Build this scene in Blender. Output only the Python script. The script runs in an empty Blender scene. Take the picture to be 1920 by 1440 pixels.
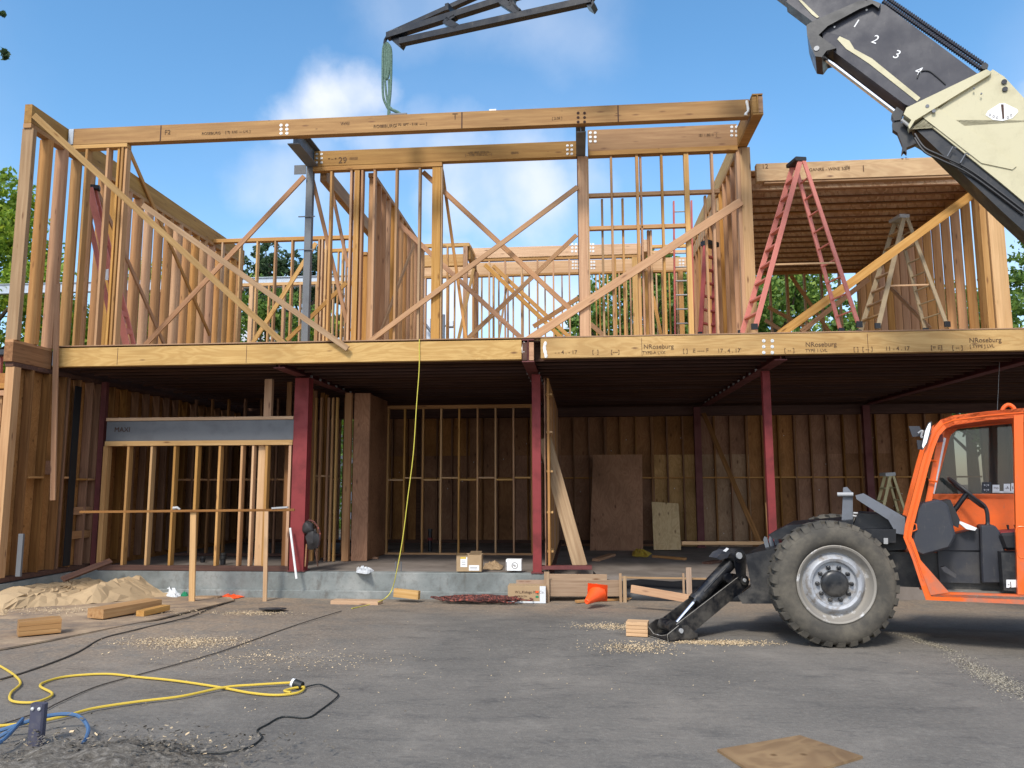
import bpy, math, random
import numpy as np
from mathutils import Vector, Matrix, noise
random.seed(7)
R = math.radians
V3 = Vector
C = bpy.context.scene.collection
# ------------------------------------------------------------------ camera
FPX = 1442.0
CAM = V3((0, -13.6, 1.85))
_p, _y, _r = R(7.263), R(-4.896), R(-0.163)
FW = V3((math.sin(_y)*math.cos(_p), math.cos(_y)*math.cos(_p), math.sin(_p)))
RT = FW.cross(V3((0, 0, 1))).normalized(); UP = RT.cross(FW)
RT, UP = math.cos(_r)*RT+math.sin(_r)*UP, -math.sin(_r)*RT+math.cos(_r)*UP
cd = bpy.data.cameras.new('camera'); cam = bpy.data.objects.new('camera', cd); C.objects.link(cam)
cd.sensor_width = 36; cd.lens = FPX/1920*36; cd.clip_end = 3000; cd.clip_start = .05
cam.matrix_world = Matrix(((RT.x, UP.x, -FW.x, CAM.x), (RT.y, UP.y, -FW.y, CAM.y), (RT.z, UP.z, -FW.z, CAM.z), (0, 0, 0, 1)))
bpy.context.scene.camera = cam
def ray(px, py): return (RT*((px-960)/FPX) - UP*((py-720)/FPX) + FW)
# ------------------------------------------------------------------ light
SUN_EL, SUN_AZ = R(46), R(197)          # azimuth clockwise from +Y
sc = bpy.context.scene
sc.view_settings.view_transform = 'Standard'; sc.view_settings.look = 'None'
sc.view_settings.exposure = 0.75; sc.view_settings.gamma = 1
w = bpy.data.worlds.new('World'); sc.world = w; w.use_nodes = True
nt = w.node_tree; N = nt.nodes; L = nt.links; N.clear()
sky = N.new('ShaderNodeTexSky'); sky.sky_type = 'NISHITA'; sky.sun_disc = False
sky.sun_elevation = SUN_EL; sky.sun_rotation = SUN_AZ; sky.air_density = 1.0; sky.dust_density = .6; sky.ozone_density = 1.4
out = N.new('ShaderNodeOutputWorld'); bg = N.new('ShaderNodeBackground'); bg.inputs[1].default_value = .15
hsv = N.new('ShaderNodeHueSaturation'); hsv.inputs['Saturation'].default_value = 1.22; hsv.inputs['Hue'].default_value = .493
L.new(sky.outputs[0], hsv.inputs['Color']); L.new(hsv.outputs[0], bg.inputs[0])
tc = N.new('ShaderNodeTexCoord')
nz = N.new('ShaderNodeTexNoise'); nz.inputs['Scale'].default_value = 3.2; nz.inputs['Detail'].default_value = 7; nz.inputs['Roughness'].default_value = .58
L.new(tc.outputs['Generated'], nz.inputs['Vector'])
nz2 = N.new('ShaderNodeTexNoise'); nz2.inputs['Scale'].default_value = 7; nz2.inputs['Detail'].default_value = 6
L.new(tc.outputs['Generated'], nz2.inputs['Vector'])
def M_(op, a, b=None, c=None):
    n = N.new('ShaderNodeMath'); n.operation = op
    for i, x in enumerate((a, b, c)):
        if x is None: continue
        if isinstance(x, (int, float)): n.inputs[i].default_value = x
        else: L.new(x, n.inputs[i])
    return n.outputs[0]
wob = N.new('ShaderNodeVectorMath'); wob.operation = 'MULTIPLY_ADD'
L.new(nz.outputs['Color'], wob.inputs[0]); wob.inputs[1].default_value = (.22, .22, .22); wob.inputs[2].default_value = (-.11, -.11, -.11)
vadd = N.new('ShaderNodeVectorMath'); vadd.operation = 'ADD'; L.new(tc.outputs['Generated'], vadd.inputs[0]); L.new(wob.outputs[0], vadd.inputs[1])
acc = None
# cloud masses: direction, angular radius, density
for px, py, rad, den in [(610, 190, .062, 1.1), (670, 185, .05, .9), (550, 225, .05, .8), (545, 350, .075, .5), (880, 365, .085, .95), (1000, 370, .085, .85), (800, 300, .06, .5), (700, 270, .05, .6),
                         (800, -10, .09, .35), (1050, 20, .10, .3), (930, -60, .12, .3), (1120, 350, .06, .4), (780, 580, .10, 1), (1010, 590, .12, .8), (470, 610, .12, .5), (1930, 185, .05, .6),
                         (250, 620, .12, .3), (1560, 560, .1, .35), (2500, 500, .35, .6), (-700, 300, .3, .5), (900, 900, .5, .25)]:
    d = ray(px, py).normalized()
    ds = N.new('ShaderNodeVectorMath'); ds.operation = 'DISTANCE'; L.new(vadd.outputs[0], ds.inputs[0]); ds.inputs[1].default_value = d
    mr = N.new('ShaderNodeMapRange'); mr.interpolation_type = 'SMOOTHSTEP'
    L.new(ds.outputs['Value'], mr.inputs['Value']); mr.inputs['From Min'].default_value = rad*.25; mr.inputs['From Max'].default_value = rad*1.25
    mr.inputs['To Min'].default_value = den; mr.inputs['To Max'].default_value = 0
    acc = mr.outputs[0] if acc is None else M_('MAXIMUM', acc, mr.outputs[0])
rnd = N.new('ShaderNodeVectorMath'); rnd.operation = 'DOT_PRODUCT'; L.new(tc.outputs['Generated'], rnd.inputs[0]); rnd.inputs[1].default_value = (0, -1, .25)
back = N.new('ShaderNodeMapRange'); L.new(rnd.outputs['Value'], back.inputs['Value']); back.inputs['From Min'].default_value = 0; back.inputs['From Max'].default_value = .6; back.inputs['To Max'].default_value = .8
acc = M_('MAXIMUM', acc, back.outputs[0])
tex = N.new('ShaderNodeMapRange'); L.new(nz2.outputs['Fac'], tex.inputs['Value']); tex.inputs['From Min'].default_value = .36; tex.inputs['From Max'].default_value = .6; tex.inputs['To Min'].default_value = .45
cf = M_('MULTIPLY', acc, tex.outputs[0])
bgc = N.new('ShaderNodeBackground'); bgc.inputs[0].default_value = (.86, .90, 1, 1); bgc.inputs[1].default_value = 1.0; bst = N.new('ShaderNodeMapRange'); L.new(back.outputs[0], bst.inputs['Value']); bst.inputs['From Max'].default_value = .8; bst.inputs['To Min'].default_value = .68; bst.inputs['To Max'].default_value = 1.15; L.new(bst.outputs[0], bgc.inputs[1])  # unseen clouds behind the camera are made brighter to light the scene
mx = N.new('ShaderNodeMixShader'); L.new(cf, mx.inputs[0]); L.new(bg.outputs[0], mx.inputs[1]); L.new(bgc.outputs[0], mx.inputs[2]); L.new(mx.outputs[0], out.inputs[0])
sd = bpy.data.lights.new('sun', 'SUN'); sd.energy = 2.0; sd.angle = R(11); sd.color = (1, .95, .87)
so = bpy.data.objects.new('sun', sd); C.objects.link(so)
sdir = V3((math.sin(SUN_AZ)*math.cos(SUN_EL), math.cos(SUN_AZ)*math.cos(SUN_EL), math.sin(SUN_EL)))
so.rotation_euler = sdir.to_track_quat('Z', 'Y').to_euler(); so.location = sdir*30
# ------------------------------------------------------------------ point helpers (pixel of the 1920x1440 photo -> place)
def at(px, py, Y): d = ray(px, py); return CAM+d*((Y-CAM.y)/d.y)
def atx(px, py, X): d = ray(px, py); return CAM+d*((X-CAM.x)/d.x)
def atz(px, py, Z): d = ray(px, py); return CAM+d*((Z-CAM.z)/d.z)
def gz(x, y): return -.17*min(1, max(0, (y+3.6)/3.0)) if y < 1.2 else -.17
def gp(px, py):
    z = 0
    for _ in range(25): p = atz(px, py, z); z = gz(p.x, p.y)
    return V3((p.x, p.y, z))
# ------------------------------------------------------------------ materials
MATS = {}
def mat(name, col, rough=.7, metal=0, build=None, spec=.5):
    m = bpy.data.materials.new(name); m.use_nodes = True; t = m.node_tree; b = t.nodes['Principled BSDF']
    b.inputs['Base Color'].default_value = (*col, 1); b.inputs['Roughness'].default_value = rough; b.inputs['Metallic'].default_value = metal
    b.inputs['Specular IOR Level'].default_value = spec
    if build: build(t, b)
    MATS[name] = m; return m
def _n(t, typ, **k):
    n = t.nodes.new(typ)
    for a, v in k.items(): setattr(n, a, v)
    return n
def noise_tex(t, vec, scale, det=4, rough=.5):
    n = _n(t, 'ShaderNodeTexNoise'); n.inputs['Scale'].default_value = scale; n.inputs['Detail'].default_value = det; n.inputs['Roughness'].default_value = rough
    t.links.new(vec, n.inputs['Vector']); return n.outputs['Fac']
def ramp(t, fac, stops):
    r = _n(t, 'ShaderNodeValToRGB'); t.links.new(fac, r.inputs[0]); e = r.color_ramp.elements
    while len(e) < len(stops): e.new(.5)
    for q, (p, c) in zip(e, stops): q.position = p; q.color = (*c, 1) if len(c) == 3 else c
    return r.outputs[0]
def mixc(t, fac, a, b, mode='MIX'):
    m = _n(t, 'ShaderNodeMix', data_type='RGBA', blend_type=mode)
    for s, x in ((m.inputs[0], fac), (m.inputs[6], a), (m.inputs[7], b)):
        if isinstance(x, (int, float)): s.default_value = x
        elif isinstance(x, tuple): s.default_value = (*x, 1)
        else: t.links.new(x, s)
    return m.outputs[2]
def mapr(t, v, a, b, c=0., d=1.):
    m = _n(t, 'ShaderNodeMapRange'); t.links.new(v, m.inputs[0])
    for i, x in zip((1, 2, 3, 4), (a, b, c, d)): m.inputs[i].default_value = x
    return m.outputs[0]
def coords(t, scale=(1, 1, 1), rnd=True, src='Object'):
    tcn = _n(t, 'ShaderNodeTexCoord'); v = tcn.outputs[src]
    if rnd:
        oi = _n(t, 'ShaderNodeObjectInfo'); mu = _n(t, 'ShaderNodeMath', operation='MULTIPLY'); t.links.new(oi.outputs['Random'], mu.inputs[0]); mu.inputs[1].default_value = 37
        ad = _n(t, 'ShaderNodeVectorMath', operation='ADD'); t.links.new(v, ad.inputs[0]); t.links.new(mu.outputs[0], ad.inputs[1]); v = ad.outputs[0]
    mp = _n(t, 'ShaderNodeMapping'); t.links.new(v, mp.inputs[0]); mp.inputs['Scale'].default_value = scale
    return mp.outputs[0]
def bump(t, b, h, dist=.004, st=.5):
    bp = _n(t, 'ShaderNodeBump'); bp.inputs['Distance'].default_value = dist; bp.inputs['Strength'].default_value = st
    t.links.new(h, bp.inputs['Height']); t.links.new(bp.outputs[0], b.inputs['Normal'])
def varied(t, col, dv=.16, dh=.006):
    oi = _n(t, 'ShaderNodeObjectInfo'); hs = _n(t, 'ShaderNodeHueSaturation'); t.links.new(col, hs.inputs['Color'])
    t.links.new(mapr(t, oi.outputs['Random'], 0, 1, 1-dv, 1+dv), hs.inputs['Value'])
    m2 = _n(t, 'ShaderNodeMath', operation='FRACT'); m3 = _n(t, 'ShaderNodeMath', operation='MULTIPLY'); t.links.new(oi.outputs['Random'], m3.inputs[0]); m3.inputs[1].default_value = 7.31; t.links.new(m3.outputs[0], m2.inputs[0])
    t.links.new(mapr(t, m2.outputs[0], 0, 1, .5-dh, .5+dh), hs.inputs['Hue']); t.links.new(mapr(t, m2.outputs[0], 0, 1, .82, 1.1), hs.inputs['Saturation'])
    return hs.outputs[0]
def lumber(c1, c2, knot=(.16, .07, .03), gs=26, dv=.16, knots=True, stain=.25, dots=False):
    def f(t, b):
        g = noise_tex(t, coords(t, (1.1, gs, gs)), 1.0, 6, .62)
        col = ramp(t, g, [(.3, c2), (.5, tuple((a+b_)/2 for a, b_ in zip(c1, c2))), (.68, c1)])
        big = noise_tex(t, coords(t, (.8, 2.5, 2.5)), 1.0, 3)
        col = mixc(t, mapr(t, big, .45, .75, 0, stain), col, tuple(x*.45 for x in c2))
        if knots:
            vo = _n(t, 'ShaderNodeTexVoronoi'); vo.inputs['Scale'].default_value = 1; t.links.new(coords(t, (1.9, 7.5, 7.5)), vo.inputs['Vector'])
            col = mixc(t, mapr(t, vo.outputs['Distance'], .05, .16, .85, 0), col, knot)
        if dots:
            vo = _n(t, 'ShaderNodeTexVoronoi'); vo.inputs['Scale'].default_value = 1; t.links.new(coords(t, (2.4, 8, 8)), vo.inputs['Vector'])
            col = mixc(t, mapr(t, vo.outputs['Distance'], .03, .07, .8, 0), col, (.03, .015, .012))
        t.links.new(varied(t, col, dv), b.inputs['Base Color']); bump(t, b, g, .003, .4)
    return f
mat('stud_wood', (.5, .3, .15), .78, build=lumber((.52, .295, .125), (.37, .18, .066)), spec=.25)
mat('pink_wood', (.5, .3, .15), .78, build=lumber((.48, .25, .102), (.34, .155, .057)), spec=.25)
mat('pale_wood', (.5, .3, .15), .78, build=lumber((.62, .385, .185), (.48, .27, .11), dv=.1), spec=.25)
def lvlface(c1, c2):
    def f(t, b):
        n = _n(t, 'ShaderNodeTexNoise'); n.inputs['Scale'].default_value = 1; n.inputs['Detail'].default_value = 4; n.inputs['Distortion'].default_value = .8; t.links.new(coords(t, (.55, 3.2, 3.2)), n.inputs['Vector'])
        wv = _n(t, 'ShaderNodeMath', operation='SINE'); mu = _n(t, 'ShaderNodeMath', operation='MULTIPLY'); t.links.new(n.outputs['Fac'], mu.inputs[0]); mu.inputs[1].default_value = 70; t.links.new(mu.outputs[0], wv.inputs[0])
        col = mixc(t, mapr(t, wv.outputs[0], -1, 1, .05, .6), c1, c2)
        g = noise_tex(t, coords(t, (1.1, 30, 30)), 1, 5, .6); col = mixc(t, mapr(t, g, .5, .7, 0, .4), col, c2)
        big = noise_tex(t, coords(t, (.7, 1.6, 1.6)), 1.0, 4); col = mixc(t, mapr(t, big, .5, .74, 0, .45), col, tuple(x*.5 for x in c2))
        vo = _n(t, 'ShaderNodeTexVoronoi'); vo.inputs['Scale'].default_value = 1; t.links.new(coords(t, (1.3, 4, 4)), vo.inputs['Vector']); col = mixc(t, mapr(t, vo.outputs['Distance'], .03, .10, .85, 0), col, (.12, .05, .02))
        t.links.new(varied(t, col, .05), b.inputs['Base Color']); bump(t, b, g, .002, .3)
    return f
mat('yellow_beam', (.5, .3, .1), .7, build=lvlface((.56, .35, .125), (.40, .215, .06)), spec=.3)
mat('brown_beam', (.4, .25, .1), .7, build=lumber((.42, .235, .09), (.28, .14, .05), gs=17, dv=.07, stain=.35, dots=True), spec=.3)
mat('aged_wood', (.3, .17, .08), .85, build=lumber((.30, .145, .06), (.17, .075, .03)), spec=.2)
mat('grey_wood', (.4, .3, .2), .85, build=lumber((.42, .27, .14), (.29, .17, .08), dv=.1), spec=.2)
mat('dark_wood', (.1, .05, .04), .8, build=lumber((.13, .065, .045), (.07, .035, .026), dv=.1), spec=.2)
mat('old_board', (.3, .2, .12), .85, build=lumber((.42, .29, .18), (.27, .17, .1)), spec=.2)
def ply(c1, c2, knot, sc_=3.0):
    def f(t, b):
        v = coords(t, (sc_, .7*sc_, .35*sc_)); n = _n(t, 'ShaderNodeTexNoise'); n.inputs['Scale'].default_value = 1.2; n.inputs['Detail'].default_value = 3; n.inputs['Distortion'].default_value = 1.5; t.links.new(v, n.inputs['Vector'])
        wv = _n(t, 'ShaderNodeMath', operation='SINE'); mu = _n(t, 'ShaderNodeMath', operation='MULTIPLY'); t.links.new(n.outputs['Fac'], mu.inputs[0]); mu.inputs[1].default_value = 45; t.links.new(mu.outputs[0], wv.inputs[0])
        col = mixc(t, mapr(t, wv.outputs[0], -1, 1, .1, .8), c1, c2)
        vo = _n(t, 'ShaderNodeTexVoronoi'); vo.inputs['Scale'].default_value = 1; t.links.new(coords(t, (5, 5, 2.2)), vo.inputs['Vector'])
        col = mixc(t, mapr(t, vo.outputs['Distance'], .05, .16, .8, 0), col, knot)
        st = noise_tex(t, coords(t, (1.2, 1.2, 1.2)), 1, 4); col = mixc(t, mapr(t, st, .42, .72, 0, .55), col, tuple(x*.4 for x in c2))
        t.links.new(varied(t, col, .22), b.inputs['Base Color'])
    return f
mat('plywood_brown', (.3, .15, .08), .85, build=ply((.38, .185, .088), (.28, .13, .06), (.10, .04, .02)), spec=.2)
mat('plywood_mid', (.4, .24, .1), .85, build=ply((.50, .30, .14), (.38, .21, .09), (.12, .05, .02)), spec=.2)
mat('plywood_pale', (.5, .35, .18), .85, build=ply((.58, .41, .2), (.47, .30, .13), (.16, .08, .03)), spec=.2)
mat('plywood_wet', (.4, .25, .14), .6, build=ply((.29, .185, .10), (.20, .12, .065), (.10, .05, .02), 1.2), spec=.4)
def osb(t, b):
    vo = _n(t, 'ShaderNodeTexVoronoi'); vo.inputs['Scale'].default_value = 1; t.links.new(coords(t, (22, 9, 14), False), vo.inputs['Vector'])
    g = _n(t, 'ShaderNodeSeparateColor'); t.links.new(vo.outputs['Color'], g.inputs[0])
    t.links.new(ramp(t, g.outputs[0], [(0, (.56, .34, .19)), (.5, (.74, .52, .33)), (1, (.86, .68, .48))]), b.inputs['Base Color'])
    bump(t, b, g.outputs[1], .004, .5)
mat('osb', (.4, .25, .12), .8, build=osb, spec=.25)
def painted(c, dirt=(.1, .08, .06), amt=.35, sc_=5, lo=.5, hi=.75, streak=1, scr=0):
    def f(t, b):
        n = noise_tex(t, coords(t, (sc_, sc_, sc_*streak)), 1, 7, .65)
        cc = mixc(t, mapr(t, n, lo, hi, 0, amt), c, dirt)
        if scr:
            g = noise_tex(t, coords(t, (24, 24, 7)), 1, 8, .8); cc = mixc(t, mapr(t, g, .58, .68, 0, scr), cc, (.16, .14, .11))
            g2 = noise_tex(t, coords(t, (3, 3, 18)), 1, 6, .8); cc = mixc(t, mapr(t, g2, .6, .72, 0, scr), cc, (.12, .10, .085))
            tcg = _n(t, 'ShaderNodeTexCoord'); sg = _n(t, 'ShaderNodeNewGeometry'); sx = _n(t, 'ShaderNodeSeparateXYZ'); t.links.new(sg.outputs['Position'], sx.inputs[0]); mm = _n(t, 'ShaderNodeMath', operation='MULTIPLY'); t.links.new(mapr(t, sx.outputs[2], 1.2, .3, 0, .8 if max(c) > .2 else .28), mm.inputs[0]); t.links.new(mapr(t, n, .42, .6, 0, 1), mm.inputs[1]); cc = mixc(t, mm.outputs[0], cc, (.20, .175, .14))
        t.links.new(cc, b.inputs['Base Color'])
        t.links.new(mapr(t, n, .4, .7, b.inputs['Roughness'].default_value, min(1, b.inputs['Roughness'].default_value+.25)), b.inputs['Roughness'])
        bump(t, b, noise_tex(t, coords(t, (40, 40, 40)), 1, 3), .001, .3)
    return f
mat('primer_red', (.32, .045, .05), .6, build=painted((.22, .022, .023), (.09, .016, .015), .7, 3, .45, .7))
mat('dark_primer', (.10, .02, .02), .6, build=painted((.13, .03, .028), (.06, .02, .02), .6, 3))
mat('steel_grey', (.16, .19, .24), .5, .0, painted((.125, .13, .138), (.08, .08, .082), .5, 3))
mat('galvanised', (.42, .47, .52), .45, .3, painted((.42, .47, .53), (.3, .32, .33), .5, 6))
mat('black_steel', (.018, .02, .025), .3, 0, painted((.0055, .0062, .009), (.075, .07, .06), .5, 5, .56, .8, 1, .25))
mat('boom_grey', (.05, .055, .075), .42, 0, painted((.022, .022, .034), (.08, .08, .09), .3, 2, .55, .85, 1, .2))
mat('boom_beige', (.58, .54, .33), .42, 0, painted((.52, .47, .30), (.34, .30, .19), .45, 2.2, .5, .75, 1, .22))
mat('orange_paint', (.85, .16, .015), .33, 0, painted((.76, .115, .008), (.34, .075, .02), .5, 3, .5, .8, 1, .45))
mat('cab_plastic', (.045, .05, .06), .5, 0, painted((.026, .028, .036), (.08, .075, .065), .35, 4, .5, .75, 1, .35))
mat('grey_metal', (.10, .11, .125), .45, 0, painted((.13, .14, .16), (.07, .07, .07), .5, 5))
mat('rubber', (.07, .068, .06), .85, 0, painted((.062, .056, .047), (.15, .13, .10), .75, 4, .42, .66), spec=.3)
mat('rim_silver', (.5, .51, .52), .45, .15, painted((.36, .37, .39), (.20, .17, .14), .8, 6, .5, .6))
mat('rim_dirty', (.3, .27, .23), .6, .2, painted((.27, .245, .21), (.62, .61, .6), .9, 5, .58, .66))
mat('chrome', (.8, .8, .82), .12, 1)
mat('black_rubber', (.012, .012, .014), .5)
mat('chain_black', (.02, .021, .035), .45)
mat('white_paint', (.8, .8, .78), .6)
mat('bolt_metal', (.72, .72, .70), .4, .4)
mat('foam_white', (.85, .84, .8), .8)
mat('ink', (.07, .035, .025), .9); mat('faded_ink', (.17, .09, .045), .9, 0, painted((.075, .04, .025), (.36, .22, .09), .9, 70, .5, .62))
mat('decal_white', (.8, .8, .8), .6)
def glassb(t, b): b.inputs['IOR'].default_value = 1.6; b.inputs['Alpha'].default_value = .62
mat('tinted_glass', (.03, .042, .04), .04, 0, glassb)
mat('fibre_red', (.42, .07, .055), .5, 0, painted((.44, .085, .065), (.2, .04, .035), .45, 4))
mat('fibre_pink', (.55, .16, .12), .55, 0, painted((.58, .19, .145), (.30, .09, .07), .45, 4))
mat('fibre_tan', (.36, .29, .19), .6, 0, painted((.33, .25, .15), (.17, .12, .075), .6, 4))
mat('fibre_yellow', (.5, .42, .2), .6, 0, painted((.45, .38, .2), (.3, .24, .12), .5, 4))
mat('cardboard', (.36, .24, .13), .9, 0, painted((.38, .26, .145), (.25, .17, .1), .4, 5))
mat('paper_tan', (.42, .30, .165), .9, 0, painted((.44, .31, .175), (.29, .205, .12), .6, 2.5))
mat('plastic_white', (.62, .64, .66), .3, 0, painted((.66, .68, .7), (.35, .36, .36), .5, 9))
mat('plastic_green', (.01, .2, .09), .35); mat('cone_orange', (.95, .10, .015), .45)
mat('stub_metal', (.05, .05, .075), .5, 0, painted((.06, .06, .09), (.14, .13, .13), .5, 20)); mat('yellow_cord', (.62, .43, .05), .5); mat('black_cord', (.012, .014, .013), .55); mat('hose_brown', (.075, .058, .045), .8); mat('hose_blue', (.06, .13, .25), .6)
mat('sling_green', (.15, .25, .19), .8, 0, painted((.115, .19, .145), (.05, .09, .07), .8, 40, .45, .6)); mat('lime_rope', (.6, .52, .07), .6)
mat('rope_red', (.09, .025, .018), .8, 0, painted((.05, .018, .016), (.34, .09, .06), .9, 30, .5, .6)); mat('leather', (.02, .017, .017), .6); mat('pale_steel', (.35, .35, .35), .45)
mat('dust_pale', (.32, .28, .21), .95); mat('chips', (.60, .45, .27), .9)
def concrete(t, b):
    v = coords(t, (1, 1, 1), False, 'Object')
    n1 = noise_tex(t, v, 1.6, 6, .6); n2 = noise_tex(t, v, 14, 6, .65)
    col = ramp(t, n1, [(.32, (.145, .155, .145)), (.5, (.21, .225, .215)), (.68, (.30, .305, .285))])
    col = mixc(t, mapr(t, n2, .5, .72, 0, .45), col, (.12, .11, .10))
    mp = coords(t, (3, .2, 1.2), False); n3 = noise_tex(t, mp, 1.5, 5, .7); col = mixc(t, mapr(t, n3, .56, .72, 0, .6), col, (.10, .085, .07))
    t.links.new(col, b.inputs['Base Color']); bump(t, b, n2, .008, .5)
mat('concrete', (.3, .3, .3), .9, 0, concrete, .25)
def slab(t, b):
    v = coords(t, (1, 1, 1), False); n1 = noise_tex(t, v, 1.3, 5, .6)
    t.links.new(ramp(t, n1, [(.35, (.15, .125, .105)), (.65, (.26, .22, .19))]), b.inputs['Base Color'])
mat('slab_floor', (.2, .18, .15), .85, 0, slab, .25)
def ground_mat(t, b):
    v = coords(t, (1, 1, 1), False, 'Object')
    n1 = noise_tex(t, v, .55, 5, .6); n2 = noise_tex(t, coords(t, (1.3, 3.0, 1), False), 1.3, 9, .72); n3 = noise_tex(t, v, 22, 6, .7); n4 = noise_tex(t, v, 130, 2, .6)
    col = ramp(t, n1, [(.3, (.125, .113, .098)), (.5, (.168, .150, .128)), (.7, (.215, .188, .157))])
    col = mixc(t, mapr(t, n2, .52, .70, 0, .6), col, (.055, .054, .054))
    col = mixc(t, mapr(t, n3, .48, .68, 0, .45), col, (.26, .235, .2))
    col = mixc(t, mapr(t, n4, .52, .66, 0, .5), col, (.06, .056, .05))
    n5 = noise_tex(t, coords(t, (.9, 5.5, 1), False), 3.1, 8, .75); col = mixc(t, mapr(t, n5, .56, .66, 0, .5), col, (.07, .066, .062)); n6 = noise_tex(t, v, 1.1, 8, .8); col = mixc(t, mapr(t, n6, .54, .64, 0, .35), col, (.25, .225, .19))
    # dusty sawdust and soil tracked over the left of the lot and along the wall
    sp = _n(t, 'ShaderNodeSeparateXYZ'); tc_ = _n(t, 'ShaderNodeTexCoord'); t.links.new(tc_.outputs['Object'], sp.inputs[0])
    a = mapr(t, sp.outputs[0], -1.6, -5.2, 0, 1); bq = mapr(t, sp.outputs[1], -7.5, -4.0, 0, 1); ww = mapr(t, sp.outputs[1], -2.6, -1.0, 0, .75)
    m = _n(t, 'ShaderNodeMath', operation='MULTIPLY'); t.links.new(a, m.inputs[0]); t.links.new(bq, m.inputs[1])
    mx_ = _n(t, 'ShaderNodeMath', operation='MAXIMUM'); t.links.new(m.outputs[0], mx_.inputs[0]); t.links.new(ww, mx_.inputs[1])
    dn = noise_tex(t, v, 2.1, 7, .7); m2 = _n(t, 'ShaderNodeMath', operation='MULTIPLY'); t.links.new(mx_.outputs[0], m2.inputs[0]); t.links.new(mapr(t, dn, .30, .54, 0, 1), m2.inputs[1])
    col = mixc(t, m2.outputs[0], col, ramp(t, n3, [(.35, (.19, .14, .10)), (.65, (.36, .27, .185))]))
    vs = _n(t, 'ShaderNodeTexVoronoi'); vs.inputs['Scale'].default_value = 9; t.links.new(v, vs.inputs['Vector']); col = mixc(t, mapr(t, vs.outputs['Distance'], .03, .06, .55, 0), col, (.30, .27, .22))
    t.links.new(col, b.inputs['Base Color']); bump(t, b, mixc(t, .5, n3, n2), .022, .7)
    t.links.new(mapr(t, n2, .45, .7, .9, .68), b.inputs['Roughness'])
mat('lot_ground', (.12, .12, .12), .88, 0, ground_mat, .3)
def soil(t, b):
    v = coords(t, (1, 1, 1), False); n3 = noise_tex(t, v, 18, 6, .75)
    t.links.new(ramp(t, n3, [(.3, (.07, .058, .046)), (.5, (.17, .148, .12)), (.7, (.36, .32, .27))]), b.inputs['Base Color']); bump(t, b, n3, .03, 1)
mat('soil', (.1, .09, .07), .95, 0, soil, .2)
def dusty(t, b):
    v = coords(t, (1, 1, 1), False); n1 = noise_tex(t, v, 2, 6, .65); n3 = noise_tex(t, v, 30, 5, .7)
    c = ramp(t, n1, [(.33, (.20, .155, .12)), (.5, (.33, .235, .155)), (.66, (.47, .34, .215))]); c = mixc(t, mapr(t, n3, .5, .7, 0, .4), c, (.12, .09, .07))
    t.links.new(c, b.inputs['Base Color'])
mat('dusty_sheet', (.3, .2, .13), .95, 0, dusty, .2)
def leafm(c1, c2, c3):
    def f(t, b):
        g = _n(t, 'ShaderNodeNewGeometry'); oi = noise_tex(t, coords(t, (1, 1, 1), False), .9, 3)
        c = ramp(t, g.outputs['Random Per Island'], [(0, c1), (.55, c2), (1, c3)])
        t.links.new(mixc(t, mapr(t, oi, .4, .6, 0, .5), c, c1), b.inputs['Base Color'])
        b.inputs['Subsurface Weight'].default_value = 0
        tr = _n(t, 'ShaderNodeBsdfTranslucent'); t.links.new(c, tr.inputs[0]); ms = _n(t, 'ShaderNodeMixShader'); ms.inputs[0].default_value = .4
        o = t.nodes['Material Output']; t.links.new(b.outputs[0], ms.inputs[1]); t.links.new(tr.outputs[0], ms.inputs[2]); t.links.new(ms.outputs[0], o.inputs[0])
    return f
mat('leaf_bright', (.1, .2, .02), .6, 0, leafm((.12, .22, .02), (.28, .40, .03), (.48, .55, .06)))
mat('leaf_mid', (.05, .1, .02), .6, 0, leafm((.075, .15, .025), (.16, .27, .045), (.30, .40, .07)))
mat('leaf_dark', (.03, .05, .02), .6, 0, leafm((.03, .06, .025), (.06, .11, .04), (.11, .17, .06)))
mat('bark', (.09, .065, .045), .9, 0, painted((.1, .075, .055), (.04, .03, .022), .7, 8))
mat('siding_white', (.55, .58, .62), .7, 0, painted((.58, .61, .66), (.4, .42, .45), .4, 2))
mat('shingle', (.07, .07, .08), .9, 0, painted((.09, .09, .10), (.04, .04, .045), .6, 12))
mat('window_dark', (.03, .04, .05), .1)
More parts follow.
